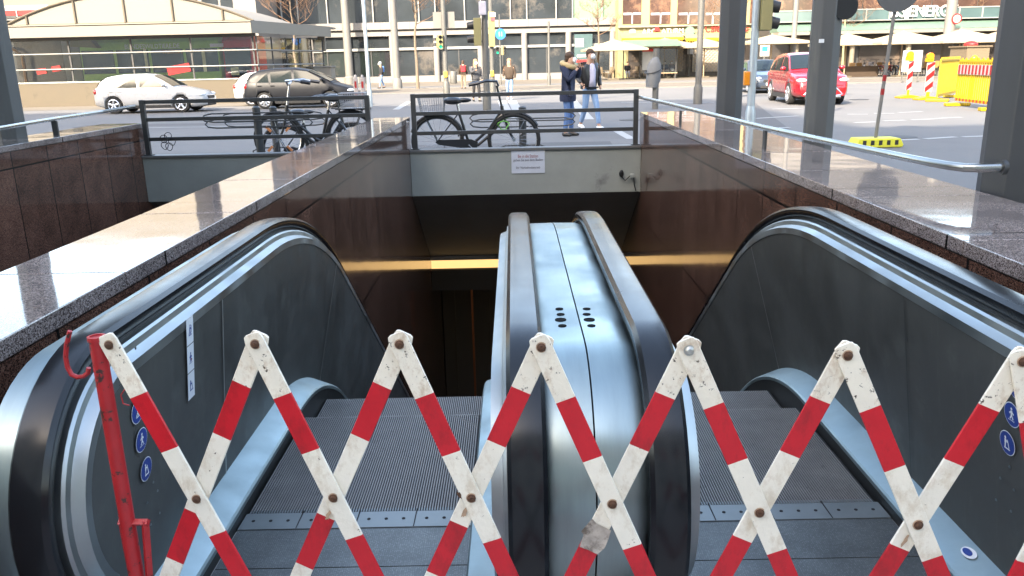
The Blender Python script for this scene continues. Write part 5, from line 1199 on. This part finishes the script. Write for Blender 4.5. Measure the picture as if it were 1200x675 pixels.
t3,q=pole(577.5,108,8,.125,'grey signal pole with a yellow button, behind the dark one','pole_grey',0,cat='signal pole',name='signal_pole',top=.11)
z=at_y(577,86,q.y).z; MB().cbox((q.x,q.y-.15,z),(.18,.12,.30)).build('push_button_box','button_yellow',t3,bevel=.02)
r=rc(572,580.5,14,55,q.y); MB().box(r[0],r[1],q.y-.3,q.y-.14,r[2],r[3]).build('signal_head','signal_yellow',t3,bevel=.02)
r=rc(574,581,15,20,q.y); MB().box(r[0],r[1],q.y-.33,q.y-.30,r[2],r[3]).build('label_plate','sign_white',t3); r=rc(575,580,21,25,q.y); MB().box(r[0],r[1],q.y-.33,q.y-.30,r[2],r[3]).build('label_plate','ink_red',t3)
z=at_y(583,64,q.y).z; housing(t3,q.x+.32,q.y-.1,z,2,-90,lit=0,s=.62,col='signal_black')
t4,q=pole(587,100,4.7,.045,'thin pole with a round blue sign and a small yellow signal','pole_grey',.012,cat='sign pole',name='sign_pole')
c=at_y(586.5,40,q.y); MB().lathe([(.36,0),(.36,.03)],(c.x,q.y-.06,c.z),n=24,M=Matrix.Rotation(PI/2,4,'X')).build('round_sign','sign_blue',t4)
mb=MB(); [mb.box(c.x-.03+dx,c.x+.03+dx,q.y-.1,q.y-.09,c.z-.15,c.z+.15) for dx in (-.08,.08)]; mb.build('sign_symbol','sign_white',t4)
z=at_y(590,64.5,q.y).z; housing(t4,q.x+.12,q.y-.05,z,3,-20,s=.62)
pole(643.5,99.5,4.1,.09,'short plain grey post with a small black cap in front of the office','pole_grey',.012,cat='post',name='street_post')
t5,q=pole(817.5,122,9,.115,'tall lamp pole standing between the bus stop and the farthest column','pole_grey',0,cat='lamp pole',name='lamp_pole',base=.16)
t6,q=pole(877.5,166,7,.075,'pale blue steel signal pole close behind the right wall','pole_steel',0,cat='signal pole',name='signal_pole',base=.10)
z0,z1=at_y(896,36,q.y).z,at_y(900,-12,q.y).z; a,b_=at_y(893,20,q.y).x,at_y(902.5,20,q.y).x
o=MB().box(a-.05,b_,q.y-.16,q.y+.16,z0,z1).build('signal_head','signal_yellow',t6,bevel=.015)
for pz in (9,28): z=at_y(902,pz,q.y).z; MB().tube([(b_,q.y,z+.03),(b_+.16,q.y-.02,z)],[.115,.10],n=12).build('visor','signal_black',o)
MB().box(q.x,a,q.y-.03,q.y+.03,z0+.1,z0+.15).build('arm','pole_steel',t6)
z=at_y(871,92,q.y).z; MB().cbox((q.x-.11,q.y,z),(.1,.14,.26)).build('push_button_box','lamp_amber',t6,bevel=.02)
pole(927,92,9,.19,'tall pale street mast behind the slate blue car','pole_pale',.012,top=.15,cat='mast',name='street_mast')
t7,q=pole(1106,89,9,.36,'thick pale mast with a round red speed sign behind the yellow fence','pole_pale',0,top=.30,cat='mast',name='street_mast')
c=at_y(1121,22,q.y-.4); MB().lathe([(.34,0),(.34,.03)],(c.x,q.y-.40,c.z),n=26,M=Matrix.Rotation(PI/2,4,'X')).build('speed_sign','reflect_red',t7)
MB().lathe([(.26,0),(.26,.01)],(c.x,q.y-.435,c.z),n=26,M=Matrix.Rotation(PI/2,4,'X')).build('sign_face','sign_white',t7)
text('30','sign_digits','signal_black',c.x-.17,c.x+.17,q.y-.452,c.z-.14,c.z+.14,t7,.006)
MB().box(q.x,c.x,q.y-.38,q.y-.34,c.z-.03,c.z+.03).build('sign_bracket','pole_grey',t7)
# litter bin / bollard
q=at_z(531.5,98,.012); t=thing('litter_bin','small grey litter bin right of the pedestrian signal pole','litter bin',tuple(q)); MB().lathe([(.26,.03),(.28,.1),(.28,.9),(.24,.96)],(q.x,q.y,0),n=16).build('drum','pole_grey',t); MB().lathe([(.1,.96),(.1,1.02)],(q.x,q.y,0),n=12).build('lid','signal_black',t)
# leaning sign with red bands and lime foot
f0=U(1025,172); mb=MB(); f0.z=.14; tp=at_y(1053,-18,f0.y)
t=thing('temporary_sign','leaning temporary sign pole with red bands in a lime yellow foot','traffic sign',(f0.x,f0.y,0))
MB().tube([f0,tp],.03,n=10).build('pole','pole_pale',t)
d=(tp-f0)
for a,b_ in (((88,f0),(95,f0)),((104,f0),(111,f0))):
    za=at_y(1036,a[0],f0.y).z; zb=at_y(1036,b_[0],f0.y).z; p=f0+d*((za-f0.z)/d.z); p2=f0+d*((zb-f0.z)/d.z); MB().tube([p,p2],.033,n=10).build('red_band','reflect_red',t)
c=f0+d*((at_y(1050,-13,f0.y).z-f0.z)/d.z); MB().lathe([(.38,0),(.38,.02)],(c.x-.02,f0.y-.04,c.z),n=30,M=Matrix.Rotation(R(-6),4,'Y')@Matrix.Rotation(PI/2,4,'X')).build('disc','column_dark',t)
ft=MB(); ft.prism([(f0.x-.40,0.005),(f0.x-.42,.05),(f0.x-.36,.16),(f0.x+.36,.16),(f0.x+.42,.05),(f0.x+.40,.005)],'y',f0.y-.20,f0.y+.20); ft.build('foot','foot_lime',t,bevel=.015)
for k in range(5): MB().box(f0.x-.30+.14*k,f0.x-.24+.14*k,f0.y-.206,f0.y-.196,.05,.13).build('foot_slot','signal_black',t)
# round sign back on the middle column is built with the column; parking machine wrapped in grey
q=U(763,129); q=U(764,128); t=thing('covered_machine','ticket machine wrapped in a grey cloth cover on a grey post','ticket machine',tuple(q))
MB().tube([(q.x+.1,q.y,0),(q.x+.1,q.y,1.9)],.10,n=10).build('post','pole_grey',t)
prof=[]
zl=[(102.5,.17,.2),(95,.22,.22),(85,.23,.24),(76,.21,.22),(70,.14,.18),(66.5,.05,.1)]
vs=[];k=16
for j,(py_,rx,ry) in enumerate(zl):
    z=at_y(764,py_,q.y).z
    for i in range(k): a=2*PI*i/k; w_=1+.09*math.sin(3*a+j)+.05*math.sin(7*a+j*2); vs.append((q.x-.02+rx*w_*math.cos(a)+.02*j,q.y+ry*w_*math.sin(a),z))
MB().add(vs,[(j*k+i,j*k+(i+1)%k,(j+1)*k+(i+1)%k,(j+1)*k+i) for j in range(len(zl)-1) for i in range(k)]+[tuple(range(k)),tuple(range((len(zl)-1)*k,len(zl)*k))],True).build('cover','bag_grey',t)
z=at_y(764,83,q.y).z; MB().tube([(q.x+.25*math.cos(a),q.y+.26*math.sin(a),z+.05*math.sin(a*1)+.06*math.cos(a)) for a in [2*PI*i/20 for i in range(20)]],.018,n=5,closed=True).build('strap','signal_black',t)
# striped bollard beacons beside the estate
def beacon(px,py,h,lab):
    q=U(px,py); t=thing('striped_bollard',lab,'bollard',tuple(q)); MB().cbox((q.x,q.y,h/2),(.17,.08,h)).build('body','reflect_white',t,bevel=.03)
    for k in range(2): MB().cbox((q.x,q.y-.045,h*(.42+.36*k)),(.07,.012,h*.2)).build('red_stripe','reflect_red',t)
    MB().lathe([(.05,h),(.05,h+.06),(.03,h+.1)],(q.x,q.y,0),n=10).build('cap','reflect_white',t)
    MB().box(q.x-.22,q.x+.22,q.y-.18,q.y+.18,.004,.06).build('foot','signal_black',t)
beacon(419,128,1.15,'white bollard with red stripes, left one of the pair beside the grey car'); beacon(427,128.5,1.15,'white bollard with red stripes, right one of the pair beside the grey car')
# delineators with amber lamps
def delineator(px0,px1,pyt,pyb,Yd,lab,lamp_py):
    a=at_y(px0,pyb,Yd); b_=at_y(px1,pyt,Yd); x0,x1,z0,z1=a.x,b_.x,a.z,b_.z; t=thing('delineator',lab,'delineator',((x0+x1)/2,Yd,0)); 
    MB().box(x0,x1,Yd,Yd+.04,z0,z1).build('board','reflect_white',t,bevel=.01); w=x1-x0; h=z1-z0
    for k in range(3):
        zb=z0+h*(.0+.36*k)-.02; p=[(x0+.01,zb),(x1-.01,zb+w*.8),(x1-.01,min(z1-.01,zb+w*.8+h*.18)),(x0+.01,zb+h*.18)]
        p=[(x,max(z0+.01,min(z1-.01,z))) for x,z in p]; MB().prism(p,'y',Yd-.008,Yd-.001).build('red_stripe','reflect_red',t)
    c=at_y((px0+px1)/2,lamp_py,Yd); MB().lathe([(.12,-.05),(.125,0),(.12,.05)],(c.x,Yd-.02,c.z),n=16,M=Matrix.Rotation(PI/2,4,'X')).build('warning_lamp','lamp_amber',t); MB().box(c.x-.13,c.x+.13,Yd-.05,Yd+.05,z1-.0,c.z-.06).build('battery_box','barrier_yellow',t)
    MB().prism([(x0-.28,.005),(x0-.28,.06),(x0+.05,.12),(x1-.05,.12),(x1+.28,.06),(x1+.28,.005)],'y',Yd-.2,Yd+.24).build('foot','barrier_yellow',t,bevel=.01)
    MB().box(x0+w*.3,x1-w*.3,Yd+.0,Yd+.03,.1,z0+.02).build('stem','barrier_yellow',t)
qd=U(1066,115); delineator(1061.5,1071.5,71,106,qd.y,'red and white delineator board with amber lamp, left one beside the fence',64)
qd2=U(1090,117); delineator(1083,1096.5,72,108.5,qd2.y,'red and white delineator board with amber lamp, right one touching the fence',66)
# yellow construction fence panels
def fence_panel(p,q,h,lab,band=True):
    d=(q-p); L_=d.length; d.normalize(); n=Vector((-d.y,d.x,0)); t=thing('construction_fence',lab,'barrier',tuple((p+q)/2))
    W_=Matrix(((d.x,n.x,0,p.x),(d.y,n.y,0,p.y),(0,0,1,0),(0,0,0,1)))
    MB().box(0,L_,-.025,.025,h-.08,h-.02,W_).build('top_rail','barrier_yellow',t); MB().box(0,L_,-.025,.025,.16,.24,W_).build('bottom_rail','barrier_yellow',t)
    k=int(L_/.14)
    for i in range(k+1):
        x=L_*i/k; MB().box(x-.022,x+.022,-.018,.018,.24,h+(.05 if i%2 else 0.0),W_).build('bar','barrier_yellow',t)
    if band:
        MB().box(.02,L_-.02,-.045,-.028,h-.42,h-.14,W_).build('reflective_board','reflect_white',t); m_=int(L_/.24)
        for i in range(m_): MB().box(.06+i*.24,.06+i*.24+.12,-.050,-.0455,h-.41,h-.15,W_).build('red_stripe','reflect_red',t)
        for i in range(m_): MB().box(.08+i*.24,.08+i*.24+.10,-.035,-.029,.17,.24,W_).build('red_mark','reflect_red',t)
    for x in (.15,L_-.15): MB().box(x-.12,x+.12,-.35,.35,.006,.10,W_).build('foot','barrier_yellow',t,bevel=.02)
    return t
p0=U(1103,121); p1=U(1119,124.5)
fence_panel(U(1097,119.5),U(1119,114),1.38,'yellow plastic fence panel seen at an angle beside the delineators',False)
fence_panel(U(1119,124),U(1166,130.5),1.36,'yellow plastic fence panel with red and white board facing the road')
fence_panel(U(1167,130.5),U(1215,124),1.36,'yellow plastic fence panel running off behind the near right column')
q=U(1140,119); t=thing('warning_lamp','orange warning lamps and net on the fence behind','lamp',(q.x,q.y+.5,1.1)); 
mb=MB(); c=at_y(1142,69,q.y+.5); MB().ell((c.x,c.y,c.z),(.12,.1,.13)).build('lens','lamp_amber',t); MB().box(c.x-.06,c.x+.06,c.y-.05,c.y+.05,.0,c.z-.1).build('stand','barrier_yellow',t)
# white board behind delineators
r=rc(1059,1079,59,84,46); t=thing('notice_board','white site board standing behind the delineators','board',((r[0]+r[1])/2,46,0)); bx('board','sign_white',r,46,46.05,t); 
for x in (r[0]+.1,r[1]-.1): MB().box(x-.03,x+.03,46.06,46.1,0,r[3]-.1).build('leg','pole_grey',t)
# red topped kiosk behind fence
r=rc(1134,1157,55,80,52); t=thing('kiosk','small wooden kiosk with a folded red awning on top behind the yellow fence','kiosk',((r[0]+r[1])/2,53,0)); MB().box(r[0],r[1],52,54,0.02,r[3]).build('cabin','wicker',t); r2=rc(1137,1151,49,54,52); MB().box(r[0]-.1,r[1]+.1,51.9,54.1,r[3],r[3]+.08).build('roof','wicker',t); MB().ell(((r2[0]+r2[1])/2,52.6,r[3]+.15),((r2[1]-r2[0])/2,.5,.22)).build('folded_awning','sign_red',t)
# ------------------------------------------------------------------ bus shelter
Ys=67.0
r=rc(731,795,50,90,Ys); t=thing('bus_shelter','glass bus shelter with a green roof and a red topped timetable','bus shelter',((r[0]+r[1])/2,Ys,0))
zr=at_y(765,50,Ys).z; zr2=at_y(765,54.5,Ys).z
mb=MB(); 
MB().prism([(Ys-1.2,zr2),(Ys-1.2,zr2+.05),(Ys+.9,zr+.25),(Ys+.9,zr+.2)],'x',r[0],r[1]).build('roof','canopy_green',t)
for px_ in (731.5,751,773.5,794):
    x=at_y(px_,70,Ys).x; MB().tube([(x,Ys+.5,0),(x,Ys+.5,zr2-.1),(x,Ys-.9,zr2-.04)],.045,n=6).build('post','frame_dark',t)
for a,b_ in ((752,773),(774,793.5)):
    q0=rc(a,b_,57,86,Ys+.5); MB().box(q0[0],q0[1],Ys+.52,Ys+.54,q0[2],q0[3]).build('pane','pane',t)
q0=rc(753,771,60,82,Ys+.4); MB().box(q0[0],q0[1],Ys+.40,Ys+.44,q0[2],q0[3]).build('timetable','sign_white',t); q0=rc(753,771,57,60.5,Ys+.4); MB().box(q0[0],q0[1],Ys+.39,Ys+.45,q0[2],q0[3]).build('timetable_header','sign_red',t)
r=rc(770,793,83,85,Ys); MB().box(r[0],r[1],Ys-.25,Ys+.2,.42,.48).build('bench','wood_pole',t)
for x in (r[0]+.15,r[1]-.15): MB().box(x-.04,x+.04,Ys-.2,Ys+.15,0,.42).build('bench_leg','frame_dark',t)
t,q=pole(806.5,90,3.9,.05,'bus stop sign pole with round green sign right of the shelter','pole_grey',.012,cat='bus stop sign',name='bus_stop_sign')
c=at_y(808,37,q.y); MB().lathe([(.42,0),(.42,.03)],(c.x,q.y-.06,c.z),n=20,M=Matrix.Rotation(PI/2,4,'X')).build('round_sign','canopy_green',t)
c=at_y(809,57,q.y); MB().cbox((c.x,q.y,c.z),(.5,.05,.9)).build('timetable','sign_white',t)
# café chairs
def chair(px,py,lab,rz):
    q=at_z(px,py,.012); t=thing('wicker_chair',lab,'chair',(0,0,0),group='wicker chairs in front of the cafe')
    MB().box(-.25,.25,-.25,.25,.40,.46).build('seat','wicker',t); MB().prism([(-.25,.46),(-.36,.95),(-.31,.95),(-.2,.46)],'y',-.25,.25).build('backrest','wicker',t)
    for x in (-.21,.21):
        for y in (-.21,.21): MB().box(x-.02,x+.02,y-.02,y+.02,0,.40).build('leg','wicker',t)
    for y in (-.26,.26): MB().box(-.25,.2,y-.02,y+.02,.62,.66).build('armrest','wicker',t)
    place(t,tuple(q),R(rz))
for i,(px_,rz) in enumerate(((707,30),(713,200),(744,160),(750,20))): chair(px_,91.5,['wicker chair, leftmost under the corner parasol','wicker chair, second under the corner parasol','wicker chair left of the bus shelter timetable','wicker chair just right of the seated person in black and white'][i],rz)
# bistro chairs under the right parasols
c_lab='dark bistro chair under the parasols of the glass fronted building'
rnd=random.Random(4); first=None
for i in range(16):
    px_=905+i*15+rnd.uniform(-4,4); q=at_z(px_,85.5+rnd.uniform(-1,1),.012); q.y=61+rnd.uniform(-1.5,2); q.x=at_y(px_,70,q.y).x
    if first is None:
        t=thing('bistro_chair',c_lab,'chair',(0,0,0),group='dark bistro chairs under the parasols'); first=t
        MB().box(-.22,.22,-.22,.22,.42,.47).build('seat','frame_dark',t); MB().prism([(-.22,.47),(-.30,.95),(-.26,.95),(-.18,.47)],'y',-.22,.22).build('backrest','shop_orange',t)
        for x in (-.19,.19):
            for y in (-.19,.19): MB().box(x-.018,x+.018,y-.018,y+.018,0,.42).build('leg','frame_dark',t)
        place(t,(q.x,q.y,.012),rnd.uniform(0,6))
    else: copy_tree(first,loc=(q.x,q.y,.012),rz=rnd.uniform(0,6))
# poster by the shop
r=rc(673,694,40,84,Y0-.2); t=thing('shop_poster','tall shop window poster with grey and red print','poster',((r[0]+r[1])/2,Y0-.2,r[2])); bx('sheet','office_glass_teal',r,Y0-.22,Y0-.2,t)
for (a,b_,c_,d_,m_) in ((674,684,45,55,'sign_grey'),(676,690,64,67,'sign_white'),(675,692,70,73,'sign_red'),(680,690,75,82,'ink_red')): q0=rc(a,b_,c_,d_,Y0-.2); bx('print',m_,q0,Y0-.24,Y0-.225,t)
# ------------------------------------------------------------------ far parked bicycles
for i,(px_,fr,lab) in enumerate(((1012,'bike_white','white bicycle parked at the far kerb, left of the leaning sign pole'),(1020,'bike_white','pale bicycle parked at the far kerb, second from the left'),(1031,'bike_red','red bicycle parked at the far kerb just left of the leaning sign pole'),(1041,'bike_black','black bicycle parked at the far kerb just right of the leaning sign pole'),(1049,'sky_frame','blue bicycle parked at the far kerb beside the site board'))):
    b=bike(lab,fr,basket=(i==1),fine=False,guard=False); q=at_z(px_,89,.012); place(b,(q.x,q.y,.012),R(-90+ (i*23)%50-25)); b['group']='bicycles parked at the far kerb'
# hedge/planter row behind
r=rc(978,1030,76,88,58.8); t=thing('planter','long brick red planter box with low plants beneath the parasols','planter',((r[0]+r[1])/2,59,0)); MB().box(r[0],r[1],59.0,59.5,.012,.75).build('box','cloth_brown',t)
# ------------------------------------------------------------------ glass pavilion at left
Yp=39.0
xL=at_y(-120,60,Yp).x; xR=at_y(301,60,Yp).x; zp=at_y(150,95,Yp).z; ztop=at_y(150,45.5,Yp).z; zf=at_y(150,29,Yp).z
pv=thing('glass_pavilion','glass walled pavilion with a cream arched roof behind the white car','pavilion',((xL+xR)/2,Yp+3,0))
MB().box(xL,xR,Yp,Yp+.3,0,zp-.03).build('parapet','concrete',pv); MB().box(xL,xR,Yp-.03,Yp+.33,zp-.03,zp+.03).build('parapet_cap','steel_head',pv)
D=at_y(378,60,46.5)
MB().prism([(xR,Yp),(D.x,46.5),(D.x+.2,46.3),(xR+.2,Yp-.03)],'z',0,zp).build('parapet','concrete',pv)
MB().prism([(xL,zf),(xR,zf),(xR,ztop+.12),(xL,ztop+.12)],'y',Yp-.5,Yp+.1).build('fascia','canopy_cream',pv)
MB().prism([(xR+.01,Yp-.49),(D.x+.6,46.2),(D.x+.4,46.6),(xR+.01,Yp-.05)],'z',ztop+.12,zf).build('fascia','canopy_cream',pv)
MB().prism([(xL,Yp-.5),(xR,Yp-.5),(D.x+.5,46.4),(D.x+.5,48),(xL,48)],'z',zf-.04,zf+.05).build('flat_roof','canopy_cream',pv)
MB().box(xL,xR,Yp-.02,Yp+.06,ztop-.02,ztop+.12).build('head_rail','frame_dark',pv)
# arched gable
gx0=at_y(8,30,Yp).x; gx1=at_y(299,27,Yp).x; gc=(gx0+gx1)/2; gh=at_y(150,-6,Yp).z-zf; arc=[]
for i in range(25): a=PI*i/24; u=math.cos(a); arc.append((gc-(gx1-gx0)/2*u,zf+.05+gh*(1-abs(u)**2.0)))
MB().prism(arc,'y',Yp-.2,Yp-.1).build('gable','canopy_cream',pv)
MB().tube([(x,Yp-.25,z) for x,z in arc],.045,n=6,smooth=False).build('gable_trim','concrete',pv)
vs=[];
for x,z in arc: vs+=[(x,Yp-.15,z),(x,Yp+9,z)]
MB().add(vs,[(2*i,2*i+1,2*i+3,2*i+2) for i in range(24)],True).build('vault','canopy_cream',pv)
MB().box(gx0,gx1,Yp-.27,Yp-.1,zf+.02,zf+.09).build('gable_sill','concrete',pv)
for px_,pt in ((34,16),(91,4),(149,-6),(205,4),(263,15)):
    x=at_y(px_,20,Yp).x; u=(x-gc)/((gx1-gx0)/2); zt_=zf+gh*(1-u*u); MB().box(x-.035,x+.035,Yp-.27,Yp-.2,zf+.05,zt_).build('gable_rib','concrete',pv)
# glazing
posts=[12,82,155,225,298]
for i,px_ in enumerate([-60]+posts): 
    x=at_y(px_,70,Yp).x; MB().box(x-.035,x+.035,Yp+.02,Yp+.10,zp+.03,ztop).build('glazing_post','frame_dark',pv)
for a,b_ in zip([-60]+posts,posts): x0,x1=at_y(a,70,Yp).x+.04,at_y(b_,70,Yp).x-.04; MB().box(x0,x1,Yp+.05,Yp+.062,zp+.03,ztop-.02).build('glass_pane','pane',pv)
for py_ in (61.5,79.5):
    z=at_y(150,py_,Yp).z; MB().tube([(xL,Yp-.04,z),(xR,Yp-.04,z),(D.x,46.3,z)],.03,n=6,smooth=False).build('hand_rail','frame_white',pv)
# side glazing grid running back to the far corner
dv=Vector((D.x-xR,46.5-Yp,0)); n_=5
for i in range(n_+1):
    p=Vector((xR,Yp+.06,0))+dv*(i/n_); MB().box(p.x-.03,p.x+.03,p.y-.03,p.y+.03,zp,ztop).build('glazing_post','frame_dark',pv)
for i in range(n_):
    p=Vector((xR,Yp+.06,0))+dv*((i+.03)/n_); q=Vector((xR,Yp+.06,0))+dv*((i+.97)/n_); MB().add([(p.x,p.y,zp+.03),(q.x,q.y,zp+.03),(q.x,q.y,ztop-.02),(p.x,p.y,ztop-.02)],[(0,1,2,3)]).build('glass_pane','pane',pv)
for f_ in (.33,.66): z=zp+(ztop-zp)*f_; p=Vector((xR,Yp+.03,z)); MB().tube([p,p+dv],.022,n=5).build('glazing_bar','frame_dark',pv)
# stickers on the glass
for (a,b_,c_,d_,rot) in ((42,55,79,88,.12),(60,72,76,85,.12),(195,224,74,88,.16)):
    p=rc(a,b_,c_,d_,Yp); MB().cbox(((p[0]+p[1])/2,Yp-.005,(p[2]+p[3])/2),(p[1]-p[0],.01,(p[3]-p[2])*.72),ry=-rot).build('red_sticker','reflect_red',pv)
# cream box by the far corner
r=rc(352,391,79,93,46); t=thing('utility_box','low cream utility box behind the grey estate','utility box',((r[0]+r[1])/2,46.3,0)); MB().box(r[0],r[1],45.6,46.6,0,r[3]).build('cabinet','canopy_cream',t,bevel=.03); MB().box(r[0]-.05,r[1]+.05,45.55,46.65,r[3],r[3]+.06).build('lid','wall_white',t)
MB().box((r[0]+r[1])/2-.01,(r[0]+r[1])/2+.01,45.59,45.6,.1,r[3]-.1).build('door_joint','frame_dark',t)
r=rc(372,382,42,60,46.8); t=thing('light_box_sign','cream light box sign hanging under the pavilion corner','sign',((r[0]+r[1])/2,46.8,r[2])); bx('box','canopy_cream',r,46.7,46.95,t,.02); MB().tube([((r[0]+r[1])/2,46.82,r[3]),((r[0]+r[1])/2,46.82,r[3]+.5)],.03,n=6).build('hanger','frame_dark',t)
# tram behind the glass
Yt=44.5
def tram(x0px,x1px,lab,green=True):
    x0,x1=at_y(x0px,70,Yt).x,at_y(x1px,70,Yt).x; t=thing('tram',lab,'tram',((x0+x1)/2,Yt+1.3,0))
    zt=at_y(150,44,Yt).z; zb=at_y(150,57.5,Yt).z
    MB().prism([(Yt,.35),(Yt,zt-.25),(Yt+.25,zt),(Yt+2.3,zt),(Yt+2.6,zt-.25),(Yt+2.6,.35)],'x',x0,x1).build('body','tram_green' if green else 'tram_red',t,bevel=.05)
    z1=zb-.05; z0=at_y(150,86,Yt).z; n=max(1,int((x1-x0)/1.7)); w=(x1-x0)/n
    for i in range(n): MB().box(x0+w*i+.08,x0+w*(i+1)-.08,Yt-.03,Yt-.0,z0,z1).build('window','tram_glass',t)
    MB().box(x0,x1,Yt-.02,Yt,.36,.9).build('skirt','tram_cream' if green else 'tram_red',t)
    return t,x0,x1
t,x0,x1=tram(95,258,'green and cream tram with white roof lettering seen through the pavilion glass')
a=rc(146,211,51.5,56.8,Yt); text('BUNDESWILDTIERE.DE','tram_letters','text_white',a[0],a[1],Yt-.03,a[2],a[3],t,.01)
a=rc(191,215,59.3,62.8,Yt); text('Frankfurt','destination','lamp_amber',a[0],a[1],Yt-.06,a[2],a[3],t,.01)
a=rc(246,262,51,55,Yt); bx('arrow_sign','text_white',a,Yt-.04,Yt-.02,t)
for px_ in (168,236): a=rc(px_,px_+7,57,84,Yt); bx('door_panel','tram_cream',a,Yt-.05,Yt-.03,t)
t,x0,x1=tram(262,296,'red tram car front seen through the right end of the pavilion glass',False)
a=rc(269,290,60,90,Yt); bx('door','tram_glass',a,Yt-.06,Yt-.03,t)
a=rc(271,281,79,88,Yt); bx('poster','tram_cream',a,Yt-.09,Yt-.07,t)
# ticket hall things behind the left panes
r=rc(14,95,42,92,45.5); t=thing('kiosk','dim market kiosk with yellow awning behind the left pavilion glass','kiosk',((r[0]+r[1])/2,46,0)); MB().box(r[0],r[1],45.5,47.5,0,r[3]-.2).build('cabin','shop_dark',t)
r=rc(70,96,48,90,45.2); bx('white_shutter','shutter',(r[0],r[1],.1,r[3]),45.3,45.5,t); r=rc(94,127,48,57,45.2); MB().prism([(r[0],r[2]+.1),(r[1],r[2]),(r[1]-.3,r[3]),(r[0]+.1,r[3])],'y',44.0,45.2).build('awning','wall_yellow',t)
r=rc(22,33,52,92,45.2); MB().tube([(r[0]+.1,45.1,0),(r[0]+.15,45.1,r[3]-.6),(r[0]-.3,45.1,r[3]-.2),(r[0]-.9,45.1,r[3]-.15)],.09,n=8).build('pipe','shop_orange',t)
# side blocks beyond the frame, mirrored by the polished stone
block('long beige block far left beyond the frame',-95,-52,8,60,17,'x+',m='wall_cream',nx=14,nz=4,z0=3,fw=.4)
block('glass gridded block far right beyond the frame',46,80,2,48,16,'x-',m='wall_white',nx=16,nz=5,z0=1,fw=.78,fh=.8,gl='office_glass_teal')
# ------------------------------------------------------------------ light
SUN_EL=R(32); SUNV=Vector((.50,.866,0)).normalized()      # horizontal travel direction of the light
block('tall beige office block behind the entrance',-64,-24,-36,-22,39,'y+')
block('lower beige office block behind the entrance',-24,34,-38,-24,30,'y+')
w=bpy.data.worlds.new('World'); S.world=w; w.use_nodes=True; nt=w.node_tree; nt.nodes.clear()
o=nt.nodes.new('ShaderNodeOutputWorld'); bg=nt.nodes.new('ShaderNodeBackground'); sk=nt.nodes.new('ShaderNodeTexSky')
sk.sky_type='NISHITA'; sk.sun_disc=False; sk.sun_elevation=SUN_EL
sx,sy=-SUNV.x,-SUNV.y          # direction towards the sun
sk.sun_rotation=math.atan2(sx,sy); sk.air_density=1.0; sk.dust_density=2.0; sk.ozone_density=1.0
bg.inputs[1].default_value=.15; nt.links.new(sk.outputs[0],bg.inputs[0]); nt.links.new(bg.outputs[0],o.inputs[0])
ld=bpy.data.lights.new('sun','SUN'); ld.energy=2.0; ld.angle=R(.53); ld.color=(1,.95,.88)
lo=bpy.data.objects.new('sun',ld); COL.objects.link(lo)
dirv=Vector((SUNV.x*math.cos(SUN_EL),SUNV.y*math.cos(SUN_EL),-math.sin(SUN_EL)))
lo.rotation_euler=dirv.to_track_quat('-Z','Y').to_euler(); lo.location=(-20,-30,40)
S.view_settings.view_transform='Standard'; S.view_settings.look='None'; S.view_settings.gamma=1; S.view_settings.use_curve_mapping=False
S.view_settings.exposure=2.95
S.view_settings.use_white_balance=True; S.view_settings.white_balance_temperature=7700
S.cycles.max_bounces=8; S.cycles.transparent_max_bounces=16; S.cycles.sample_clamp_indirect=6
